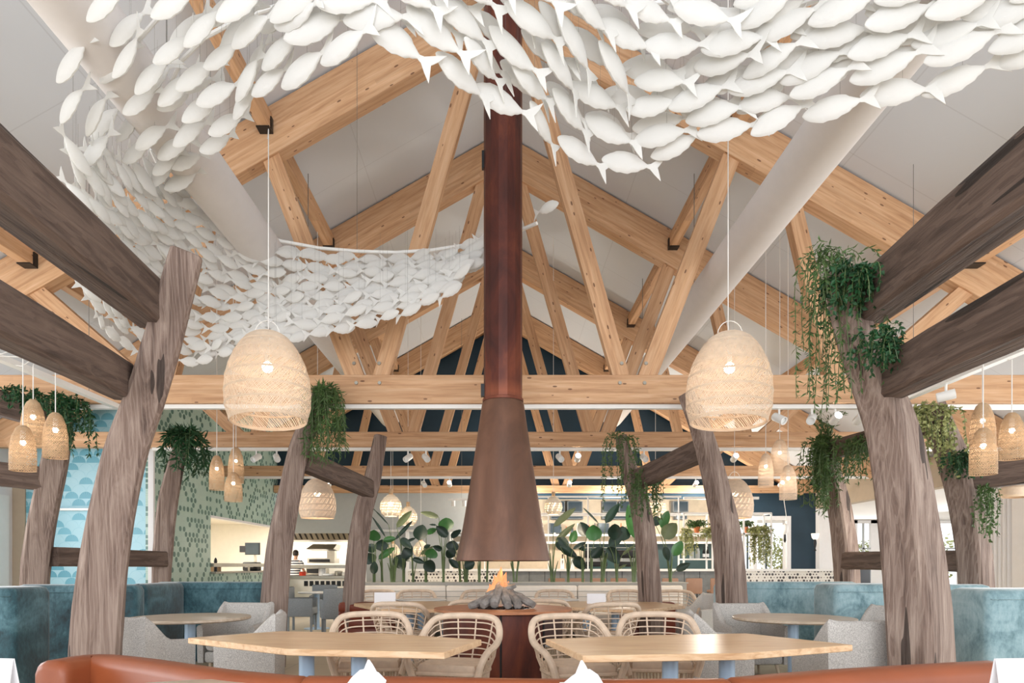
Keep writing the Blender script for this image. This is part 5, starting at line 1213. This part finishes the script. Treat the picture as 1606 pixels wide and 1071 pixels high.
for px, lb in ((882, 'left white beer tap on the bar'), (898, 'right white beer tap on the bar')):
    y = QY+.2; x = Xat(px, y); z = 1.21; t = thing('beer_tap', lb, 'beer tap', (x, y, z), 'beer taps')
    MB().lathe((x, y, z), [(.001, 0), (.06, 0), (.05, .03), (.045, .26), (.05, .28), (.001, .29)], 16).build('tap_column', M_['white'], t)
    MB().tube([(x, y, z+.22), (x, y-.1, z+.22), (x, y-.11, z+.16)], .014, 8).build('spout', M_['steel'], t)
    MB().tube([(x, y-.03, z+.28), (x, y-.06, z+.40)], [.012, .02], 8).build('tap_handle', M_['black'], t)
# white metal rack with plants
rk = thing('bar_rack', 'white metal frame rack above the bar with shelves and plants', 'rack', (Xat(1070, QY), QY+.3, 1.21)); r_ = .022
xs = [Xat(p, QY) for p in (1072, 1117, 1166, 1209)]; zt_, zm, zl = Zat(805, QY), Zat(837, QY), Zat(877, QY)
for x in xs:
    for y in (QY-.02, QY+.5): MB().box((x-r_, y-r_, 1.212), (x+r_, y+r_, zt_)).build('upright', M_['white'], rk, smooth=0)
for z in (zt_, zm):
    for y in (QY-.02, QY+.5): MB().box((xs[0], y-r_, z-r_), (xs[-1], y+r_, z+r_)).build('rail', M_['white'], rk, smooth=0)
MB().box((xs[0], QY-.02, zm-.015), (xs[-1], QY+.5, zm+.015)).build('upper_shelf', M_['white'], rk, smooth=0)
MB().box((xs[0], QY-.02, zl-.02), (xs[2], QY+.5, zl+.02)).build('lower_shelf', M_['white'], rk, smooth=0)
for x in xs: MB().box((x-r_, QY-.02, zt_-r_), (x+r_, QY+.5, zt_+r_)).build('cross_rail', M_['white'], rk, smooth=0)
rk2 = thing('bar_rack', 'long white hanging rack with rails over the bar beside the hood', 'rack', (Xat(960, QY), QY+.3, 2.6))
for y, yy in ((779, QY-.02), (806, QY-.02), (806, QY+.5)):
    MB().box((Xat(745, QY), yy-r_, Zat(y, QY)-r_), (Xat(1068, QY), yy+r_, Zat(y, QY)+r_)).build('rail', M_['white'], rk2, smooth=0)
for p in (760, 860, 922, 1064): MB().box((Xat(p, QY)-.016, QY-.036, 1.212), (Xat(p, QY)+.016, QY-.004, Zat(779, QY))).build('upright', M_['white'], rk2, smooth=0)
t = thing('bar_light', 'long white strip light above the right end of the bar', 'light', (Xat(1160, QY), QY, Zat(781, QY)))
MB().box((Xat(1072, QY), QY-.03, Zat(783, QY)), (Xat(1190, QY), QY+.03, Zat(779, QY))).build('light_strip', M_['white'], t, smooth=0); MB().tube([(Xat(1130, QY), QY, Zat(779, QY)), (Xat(1130, QY), QY, PK+TH-SL*Xat(1130, QY)-.01)], .004, 4).build('suspension_wire', M_['wire'], t)
def pot(px, lb, seed, n=24, lens=(.1, .35), z=None, r=.085):
    x = Xat(px, QY+.2); z = zm+.016 if z is None else z; t = thing('potted_plant', lb, 'potted plant', (x, QY+.2, z), 'potted plants on the white rack')
    MB().lathe((x, QY+.2, z), [(.001, 0), (r*.75, 0), (r, .15), (r*1.08, .155), (r*1.08, .185), (r*.9, .185), (r*.85, .16), (.001, .16)], 18).build('terracotta_pot', M_['tcotta'], t)
    p = trailing(lb, 'plant', [Vector((x, QY+.2, z+.19))], lens, n, M_['trail'], .035, .09, .02, .6, .8, seed=seed, droop=.6)
    for c in list(p.children): w0 = c.matrix_parent_inverse.copy(); c.parent = t; c.matrix_parent_inverse = Matrix.Translation(t.matrix_basis.translation).inverted() @ Matrix.Identity(4)
    for c in t.children:
        pass
    bpy.data.objects.remove(p)
pot(1093, 'bushy plant in terracotta pot on the white rack', 31, 30); pot(1170, 'plant in small terracotta pot on the white rack near its right post', 32, 20, r=.06)
trailing('trailing plant spilling from the white rack beside the leaning post', 'plant', [Vector((Xat(1114, QY), QY+.1, zm+.1)), Vector((Xat(1108, QY), QY, zm+.06))], (.15, .4), 30, M_['trail3'], .05, .08, .02, .4, .6, group='trailing plants on the white rack', seed=33)
trailing('long pale trailing plant at the right end of the white rack', 'plant', [Vector((Xat(1200, QY), QY+.1, zm+.12)), Vector((Xat(1190, QY), QY, zm+.1))], (.4, 1.0), 40, M_['trail3'], .06, .08, .02, .4, .6, group='trailing plants on the white rack', seed=34)
trailing('low pale trailing plant in the middle of the white rack shelf', 'plant', [Vector((Xat(1180, QY), QY+.1, zm+.08)), Vector((Xat(1186, QY), QY+.1, zm+.08))], (.1, .3), 26, M_['trail3'], .06, .08, .02, .6, .8, group='trailing plants on the white rack', seed=35)
trailing('pale trailing plant hanging at the left end of the white rack', 'plant', [Vector((Xat(1074, QY), QY-.05, zm+.05)), Vector((Xat(1078, QY), QY-.05, zm+.05))], (.3, .8), 26, M_['trail3'], .04, .08, .02, .3, .4, group='trailing plants on the white rack', seed=36)
for px, lb in ((1085, 'left clear glass jar on the rack shelf'), (1094, 'right clear glass jar on the rack shelf')):
    x = Xat(px, QY+.2); t = thing('glass_jar', lb, 'jar', (x, QY+.2, zl+.021), 'glass jars on the rack'); MB().lathe((x, QY+.2, zl+.022), [(.001, 0), (.055, 0), (.06, .02), (.06, .2), (.045, .24), (.045, .25), (.001, .25)], 16).build('jar_glass', M_['grey'], t); MB().cyl((x, QY+.2), .048, zl+.272, zl+.30, 12).build('lid', M_['steel'], t)
for px, lb in ((1104, 'left dark wine bottle on the rack shelf'), (1110, 'right dark wine bottle on the rack shelf')):
    x = Xat(px, QY+.2); t = thing('wine_bottle', lb, 'bottle', (x, QY+.2, zl+.021), 'wine bottles on the rack'); MB().lathe((x, QY+.2, zl+.022), [(.001, 0), (.038, 0), (.038, .2), (.015, .26), (.015, .33), (.001, .33)], 12).build('bottle_glass', M_['black'], t)
    MB().lathe((x, QY+.2, zl+.022), [(.0385, .04), (.0385, .13)], 12).build('paper_label', M_['paper'], t)
# bar stools
def make_stool():
    t = thing('bar_stool', 'x', 'bar stool', (0,0,0), 'brown bar stools')
    m = MB(); m.bevbox((-.20,-.21,.62), (.20,-.17,1.0), .03); m.build('backrest', M_['brownseat'], t)
    m = MB(); m.bevbox((-.20,-.19,.64), (.20,.20,.71), .03); m.build('seat', M_['brownseat'], t)
    for x, y in ((-.17,-.16), (.17,-.16), (-.17,.16), (.17,.16)): MB().tube([(x, y, .65), (x*1.15, y*1.15, 0)], .013, 6).build('leg', M_['black'], t)
    m = MB(); m.tube([(-.18,-.17,.25), (.18,-.17,.25), (.18,.17,.25), (-.18,.17,.25), (-.18,-.17,.25)], .008, 5); m.build('footrest', M_['black'], t)
    return t
st = make_stool(); SY = 16.6
for i, (px, lb) in enumerate([(872, 'brown bar stool nearest the hood on its right'), (903, 'second brown bar stool right of the hood'), (935, 'third brown bar stool right of the hood'), (968, 'fourth brown bar stool, left of the mossy post'), (1047, 'brown bar stool just right of the mossy post'), (1085, 'brown bar stool between the two right posts'), (1124, 'brown bar stool half behind the leaning post')]):
    if i == 0: st.matrix_basis = Matrix.Translation((Xat(px, SY), SY, 0)); st['label'] = lb
    else: place(st, lb, (Xat(px, SY), SY, 0), R(random.uniform(-6, 6)))
# display case left of the bar, rail with white hanging utensils
t = thing('hanging_rail', 'short white rail with two hanging spotlights above the left of the bar', 'rail', (Xat(720, QY), QY, Zat(783, QY)))
MB().box((Xat(703, QY), QY-.03, Zat(785, QY)), (Xat(745, QY), QY+.03, Zat(782, QY))).build('track', M_['white'], t, smooth=0)
for px in (711, 728): MB().cyl((Xat(px, QY), QY), .05, Zat(794, QY), Zat(785.2, QY), 14).build('lamp_head', M_['white'], t)
MB().tube([(Xat(724, QY), QY, Zat(782, QY)), (Xat(724, QY), QY, 8.0)], .004, 4).build('suspension_wire', M_['wire'], t)

# ------------------------------------------------------------------ kitchen
ct = thing('kitchen_counter', 'cream kitchen counter with steel top and a row of dark cubbies', 'counter', (Xat(500, GY), GY, 0)); ky = GY-.15
MB().box((Xat(436, ky), ky, 0), (Xat(571, ky), ky+.12, Zat(907, ky))).build('counter_front', M_['cream'], ct, smooth=0)
MB().box((Xat(436, ky)-.02, ky-.05, Zat(907, ky)+.001), (Xat(571, ky), ky+.55, Zat(903, ky))).build('steel_top', M_['steel'], ct, smooth=0)
for i in range(8):
    x = 477+8.6*i; c = MB().box((Xat(x, ky), ky-.012, Zat(919, ky)), (Xat(x+6, ky), ky-.001, Zat(911, ky))).build('cubby', M_['black'], ct, smooth=0)
ps = thing('pass_shelf', 'stainless steel pass shelf across the front kitchen opening', 'shelf', (Xat(500, GY), GY+.05, Zat(888, GY)), 'steel pass shelves')
MB().box((Xat(438, GY), GY-.05, Zat(891, GY)), (Xat(571, GY), GY+.3, Zat(886, GY))).build('shelf_board', M_['steel'], ps, smooth=0)
for px in (440, 552): MB().box((Xat(px, GY)-.02, GY+.1, Zat(903, ky)), (Xat(px, GY)+.02, GY+.14, Zat(891, GY))).build('shelf_post', M_['steel'], ps, smooth=0)
ps = thing('pass_shelf', 'stainless steel shelf running along the side hatch in the green wall', 'shelf', (WL-.3, 17.5, 1.3), 'steel pass shelves')
MB().box((WL-.42, HY+.02, Zat(889, HY)), (WL+.06, GY-.3, Zat(883, HY))).build('shelf_board', M_['steel'], ps, smooth=0)
for y in (HY+.15, 18.2): MB().box((WL-.2, y, hz0+.0), (WL-.16, y+.04, Zat(889, HY))).build('shelf_post', M_['steel'], ps, smooth=0)
MBs = MB().box((WL-.6, HY, hz0-.04), (WL+.12, GY-.3, hz0)).build('hatch_sill', M_['steel'], smooth=0); tag(MBs, 'steel sill of the side hatch in the green wall', 'counter')
hd2 = thing('extractor_hood', 'stainless steel extractor hood with filter slats over the kitchen', 'extractor hood', (Xat(500, 21.5), 21.5, 2.1))
z0 = Zat(848, 21.6); z1 = Zat(834, 20.6)
m = MB(); xa, xb = -6.9, Xat(560, 21.5)
m.loft([[(xa, 20.6, z1), (xb, 20.6, z1), (xb, 22.8, z1), (xa, 22.8, z1)], [(xa, 21.0, z0), (xb, 21.0, z0), (xb, 22.8, z0), (xa, 22.8, z0)]][::-1]); m.build('canopy', M_['steel'], hd2, smooth=0)
for i in range(14):
    x = xa+.1+i*(xb-xa-.2)/13; m = MB(); m.loft([[(x, 20.58, z1-.02), (x+.05, 20.58, z1-.02), (x+.05, 20.62, z1-.02), (x, 20.62, z1-.02)], [(x, 20.96, z0+.02), (x+.05, 20.96, z0+.02), (x+.05, 21.0, z0+.02), (x, 21.0, z0+.02)]]); m.build('filter_slat', M_['black'], hd2, smooth=0)
MB().box((xa+.3, 21.4, z1), (xb-.3, 22.4, 2.75)).build('hood_duct', M_['steel'], hd2, smooth=0)
sg = thing('salamander_grill', 'steel salamander grill with tilted canopy on the rear kitchen wall', 'grill', (Xat(508, 23), 23, 1.3)); x = Xat(508, 23)
m = MB(); m.loft([[(x-.5, 22.6, 1.85), (x+.42, 22.6, 1.85), (x+.42, 23.4, 1.80), (x-.5, 23.4, 1.80)], [(x-.30, 22.75, 2.02), (x+.5, 22.75, 2.02), (x+.5, 23.4, 2.0), (x-.30, 23.4, 2.0)]]); m.build('grill_canopy', M_['steel'], sg, smooth=0)
MB().box((x+.1, 23.0, 1.5), (x+.36, 23.3, 1.8)).build('support', M_['steel'], sg, smooth=0)
MB().box((x-.45, 22.6, 1.38), (x+.45, 23.3, 1.55)).build('grill_body', M_['steel'], sg, smooth=0)
MB().box((x-.38, 22.57, 1.42), (x+.3, 22.6, 1.51)).build('grill_grate', M_['black'], sg, smooth=0)
rt = thing('kitchen_range', 'steel cooking range along the rear kitchen wall', 'range', (x-.4, 23, 0))
MB().box((-7.0, 22.4, 0), (Xat(560, 23), 23.9, .95)).build('range_body', M_['steel'], rt, smooth=0)
MB().box((-6.8, 22.5, .951), (Xat(552, 23), 23.8, 1.0)).build('cooktop', M_['black'], rt, smooth=0)
MB().box((x-.5, 22.6, 1.001), (x+.1, 23.3, 1.28)).build('oven_box', M_['steel'], rt, smooth=0); MB().box((x-.46, 22.58, 1.05), (x+.06, 22.6, 1.2)).build('oven_door', M_['black'], rt, smooth=0)
for i, (px, w_, h, mt_, lb) in enumerate([(473, .10, .12, 'red', 'small red container on the kitchen counter'), (504, .11, .24, 'white', 'white dispenser on the kitchen counter'), (515, .2, .06, 'white', 'stack of white plates on the kitchen counter'), (530, .12, .14, 'steel', 'steel container on the kitchen counter'), (541, .12, .10, 'cream', 'cream bowl at the right of the kitchen counter')]):
    x_ = Xat(px, GY+.15); m = MB(); zc = Zat(903, ky)+.001; m.lathe((x_, GY+.25, zc), [(.001, 0), (w_*.9, 0), (w_, h*.2), (w_, h*.9), (w_*.7, h), (.001, h)], 14); o = m.build('kitchen_container', M_[mt_]); tag(o, lb, 'container')
t = thing('pepper_mill', 'tall black pepper mill on the side hatch sill', 'pepper mill', (WL-.1, 15.9, hz0)); MB().lathe((WL-.1, 15.9, hz0), [(.001, 0), (.04, 0), (.035, .1), (.03, .18), (.04, .24), (.03, .29), (.02, .31), (.001, .33)], 14).build('mill_body', M_['black'], t)
t = thing('cutting_board', 'brown wooden board standing in the side hatch', 'board', (WL-.35, 16.4, hz0)); MB().box((WL-.45, 16.3, hz0), (WL-.15, 16.34, hz0+.12)).build('board', M_['wicker2'], t)
t = thing('order_screen', 'small black order screen on a wall bracket in the kitchen', 'screen', (-9.0, 20.5, 1.5)); x = Xat(398, 21.0)
MB().box((x-.24, 20.98, Zat(869, 21)), (x+.16, 21.0, Zat(852, 21))).build('screen_panel', M_['glass'], t, smooth=0); MB().box((x-.27, 21.0, Zat(870, 21)), (x+.19, 21.03, Zat(851, 21))).build('screen_frame', M_['black'], t, smooth=0)
MB().box((x-.45, 21.03, Zat(866, 21)), (x-.0, 21.2, Zat(856, 21))).build('wall_bracket', M_['black'], t, smooth=0); MB().box((x-.05, 21.15, 0), (x+.0, 21.25, Zat(860, 21))).build('stand_pole', M_['steel'], t, smooth=0)
t = thing('receipt_printer', 'black and white receipt printer near the leaning left post', 'printer', (Xat(411, 19), 18.9, hz0)); MB().bevbox((WL-.5, 18.6, hz0), (WL-.1, 18.95, hz0+.24), .03).build('printer_body', M_['black'], t); MB().box((WL-.42, 18.59, hz0+.1), (WL-.2, 18.6, hz0+.2)).build('paper_slip', M_['paper'], t)
# the cook, seen from behind in a striped shirt
def person():
    px, d = 463, 21.2; x0 = Xat(px, d); t = thing('person', 'person in a navy and white striped shirt working in the kitchen, back turned', 'person', (x0, d, 0))
    H = 1.78
    joints = {'pel': (0,0,.96), 'sp': (0,-.01,1.14), 'ch': (0,.0,1.34), 'nk': (0,.01,1.50), 'hd0': (0.01,.03,1.60), 'hd1': (.015,.04,1.70)}
    V = []; E = []; Rr = []
    def ad(p, r, parent=None):
        V.append(p); Rr.append(r); i = len(V)-1
        if parent is not None: E.append((parent, i))
        return i
    pel = ad((0,0,.96), (.15,.11)); sp_ = ad((0,-.01,1.14), (.135,.10), pel); ch_ = ad((0,0,1.34), (.165,.11), sp_); nk = ad((0,.01,1.50), (.055,.055), ch_); n2 = ad((.005,.02,1.56), (.052,.055), nk); h0 = ad((.01,.03,1.63), (.076,.09), n2); h1 = ad((.015,.03,1.71), (.07,.085), h0)
    for s in (-1, 1):
        sh = ad((s*.185,0,1.42), (.06,.06), ch_); el = ad((s*.25,.06,1.16), (.045,.045), sh); wr = ad((s*.19,.28,1.10), (.03,.03), el); hn = ad((s*.17,.34,1.08), (.036,.022), wr)
        for k, (fx, L) in enumerate(((-.03,.07),(-.01,.085),(.01,.08),(.03,.065))): f1 = ad((s*.17+fx,.34+.04,1.07), (.009,.009), hn); ad((s*.17+fx*1.2,.34+L,1.045), (.008,.008), f1)
        th_ = ad((s*.17-s*.045,.35,1.07), (.010,.010), hn); ad((s*.17-s*.06,.385,1.06), (.009,.009), th_)
        hp = ad((s*.10,0,.88), (.085,.09), pel); kn = ad((s*.11,.02,.50), (.058,.06), hp); an = ad((s*.12,-.02,.10), (.04,.042), kn); ad((s*.13,.12,.035), (.04,.03), an)
    me = bpy.data.meshes.new('body'); me.from_pydata(V, E, []); o = bpy.data.objects.new('body', me); COL.objects.link(o)
    md = o.modifiers.new('skin', 'SKIN'); md.use_smooth_shade = True
    for i, r in enumerate(Rr): me.skin_vertices[0].data[i].radius = r; me.skin_vertices[0].data[i].use_root = (i == 0)
    sb = o.modifiers.new('sub', 'SUBSURF'); sb.levels = 1; sb.render_levels = 2; me.materials.append(M_['skin'])
    Mx = Matrix.Translation((x0, d, 0)) @ Matrix.Rotation(R(-14), 4, 'Z'); o.matrix_basis = Mx; adopt(o, t)
    # face: nose, ears (head faces away from us)
    m = MB(); m.ball((.02, .135, 1.655), .013, .02, .02); m.build('nose', M_['skin'], t, Mx)
    for s in (-1, 1):
        m = MB(); m.ball((s*.085+.012, .03, 1.655), .012, .02, .03); m.build('ear', M_['skin'], t, Mx)
        m = MB(); m.ball((s*.032+.015, .118, 1.685), .011, .008, .008); m.build('eye', M_['white'], t, Mx)
    m = MB(); m.ball((.018, .118, 1.612), .025, .008, .007); m.build('mouth', M_['red'], t, Mx)
    m = MB(); m.loft([[(.013+math.cos(2*math.pi*k/16)*r, .018+math.sin(2*math.pi*k/16)*r*1.12-.008+sh, z) for k in range(16)] for z, r, sh in ((1.61, .070, -.022), (1.64, .083, -.016), (1.68, .090, -.010), (1.72, .088, -.004), (1.76, .072, 0), (1.785, .045, 0), (1.795, .01, 0))]); m.build('hair', M_['hair'], t, Mx, 60)
    m = MB()
    m.loft([[(math.cos(2*math.pi*k/20)*a, math.sin(2*math.pi*k/20)*b+c, z) for k in range(20)] for z, a, b, c in ((.90, .19, .135, 0), (1.0, .185, .135, 0), (1.14, .175, .128, -.01), (1.30, .20, .135, 0), (1.40, .215, .13, 0), (1.455, .17, .10, .005), (1.49, .085, .075, .01))])
    for s in (-1, 1): m.tube([(s*.16, 0, 1.42), (s*.21, .01, 1.36), (s*.245, .045, 1.22)], [.075, .075, .068], 12)
    m.build('striped_shirt', M_['stripe'], t, Mx, 60)
    m = MB(); m.loft([[(math.cos(2*math.pi*k/20)*a, math.sin(2*math.pi*k/20)*b, z) for k in range(20)] for z, a, b in ((.86, .18, .13), (.95, .178, .128))])
    for s in (-1, 1): m.tube([(s*.09, 0, .92), (s*.10, 0, .80), (s*.11, .02, .50), (s*.12, -.015, .09)], [.10, .10, .075, .06], 12)
    m.build('trousers', M_['trouser'], t, Mx, 60)
person()

# ------------------------------------------------------------------ annex details
def sconce(px, d, y0, lb):
    x = Xat(px, d); z = Zat(y0, d); t = thing('wall_sconce', lb, 'wall lamp', (x, d, z), 'wall sconces')
    m = MB(); m.lathe((x, d-.1, z), [(.05, 0), (.09, .05), (.11, .16), (.105, .17), (.08, .05), (.04, .01)], 18); m.build('lamp_shade', plain('warm_lamp_shade', srgb(250, 240, 225), .6, emis=(1, .9, .75), es=.6), t)
    m = MB(); m.loft([[(x+math.cos(2*math.pi*k/10)*a, d-.1+math.sin(2*math.pi*k/10)*a*.6, z-b) for k in range(10)] for a, b in ((.02, .0), (.04, .06), (.045, .12), (.03, .2), (.012, .27), (.04, .33))]); m.build('fish_bracket', M_['black'], t)
    MB().box((x-.03, d-.12, z+.0), (x+.03, d-.001, z+.03)).build('wall_plate', M_['black'], t)
sconce(1276, GY-.26, 846, 'wall sconce with dark fish bracket on the white column')
sconce(1292, AY, 848, 'farther wall sconce in the annex beyond the white column')
t = thing('pendant_lamp', 'white tulip-shaped pendant on a wavy cord in front of the doorway', 'pendant lamp', (Xat(1231, 19.2), 19.2, 2.0)); x = Xat(1231, 19.2)
MB().lathe((x, 19.2, Zat(838, 19.2)), [(.03, 0), (.08, .05), (.10, .16), (.09, .26), (.02, .30)], 18).build('lamp_shade', M_['white'], t); MB().lathe((x, 19.2, Zat(851, 19.2)), [(.01, 0), (.035, .06), (.03, .16), (.03, .23)], 12).build('dark_lower_fitting', M_['black'], t)
MB().tube([(x, 19.2, Zat(822, 19.2)), (x+.04, 19.2, 2.7), (x-.02, 19.2, 3.1), (x, 19.2, 6.0)], .008, 5).build('cord', M_['cord'], t)
def shrub(x, y, z, s, lb, mat, n=900, seed=1, r=(1,1,1)):
    rdm = random.Random(seed); t = thing('shrub', lb, 'shrub', (x, y, z), 'greenery outside the annex windows'); m = MB()
    for i in range(n):
        v = Vector((rdm.gauss(0,1), rdm.gauss(0,1), rdm.gauss(0,1))).normalized()*s*rdm.uniform(.5, 1); p = Vector((x+v.x*r[0], y+v.y*r[1], z+s*r[2]+v.z*r[2]))
        d = Vector((rdm.gauss(0,1), rdm.gauss(0,1), rdm.gauss(0,1))).normalized(); q = d.orthogonal().normalized()*.05*s; L = .16*s
        m.add([p, p+d*L*.5+q, p+d*L, p+d*L*.5-q], [(0,1,2),(0,2,3)])
    m.build('foliage', mat, t, smooth=0); MB().tube([(x, y, 0), (x, y, z+s*r[2])], .05, 6).build('trunk', M_['trunk'], t)
shrub(Xat(1303, 26.8), 26.8, .6, .6, 'green shrub outside the narrow annex window', M_['trail3'], seed=41)
shrub(Xat(1357, 27.5), 27.5, .8, .8, 'green shrub outside the middle annex window', M_['trail3'], seed=42)
shrub(Xat(1452, 28), 28, .5, 1.2, 'green shrub outside the wide annex window', M_['trail3'], seed=43)
shrub(Xat(1225, 24), 24, .2, .9, 'pale shrub seen through the far doorway', M_['trail3'], seed=44, r=(.8,.8,1.2))
for px, lb in ((1341, 'black chair back in the annex, left of two'), (1358, 'black chair back in the annex, right of two')):
    d = 14.0; x = Xat(px, d); t = thing('annex_chair', lb, 'chair', (x, d, 0), 'black annex chairs')
    m = MB(); m.bevbox((x-.2, d+.16, .5), (x+.2, d+.22, 1.3), .04); m.build('backrest', M_['black'], t); m = MB(); m.bevbox((x-.2, d-.2, .45), (x+.2, d+.2, .52), .03); m.build('seat', M_['black'], t)
    for sx, sy in ((-.17,-.17), (.17,-.17), (-.17,.17), (.17,.17)): MB().cyl((x+sx, d+sy), .014, 0, .46, 8).build('leg', M_['black'], t)
t = thing('curtain', 'white pleated curtain hanging beside the annex opening at far right', 'curtain', (9.32, 12.9, 0)); m = MB()
cv = [(9.34+.045*math.sin(i*.9)+.01*math.sin(i*2.3), 12.45+1.5*i/90) for i in range(91)]
m.loft([[(x, y, z) for z in (.03, 1, 2, 2.9)]+[(x+.006, y, z) for z in (2.9, 2, 1, .03)] for x, y in cv]); m.build('curtain_panel', M_['wallwhite'], t, smooth=60)
MB().tube([(9.34, 12.4, 2.92), (9.34, 14.0, 2.92)], .015, 8).build('curtain_rod', M_['white'], t)
# outer glazing frames along the left and right sides, simple white posts
for i, y in enumerate((10.4, 8.2)):
    struct(MB().box((-9.35, y-.1, 0), (-9.2, y+.1, 3.9)).build('trim_%d' % (10+i), M_['white'], smooth=0))
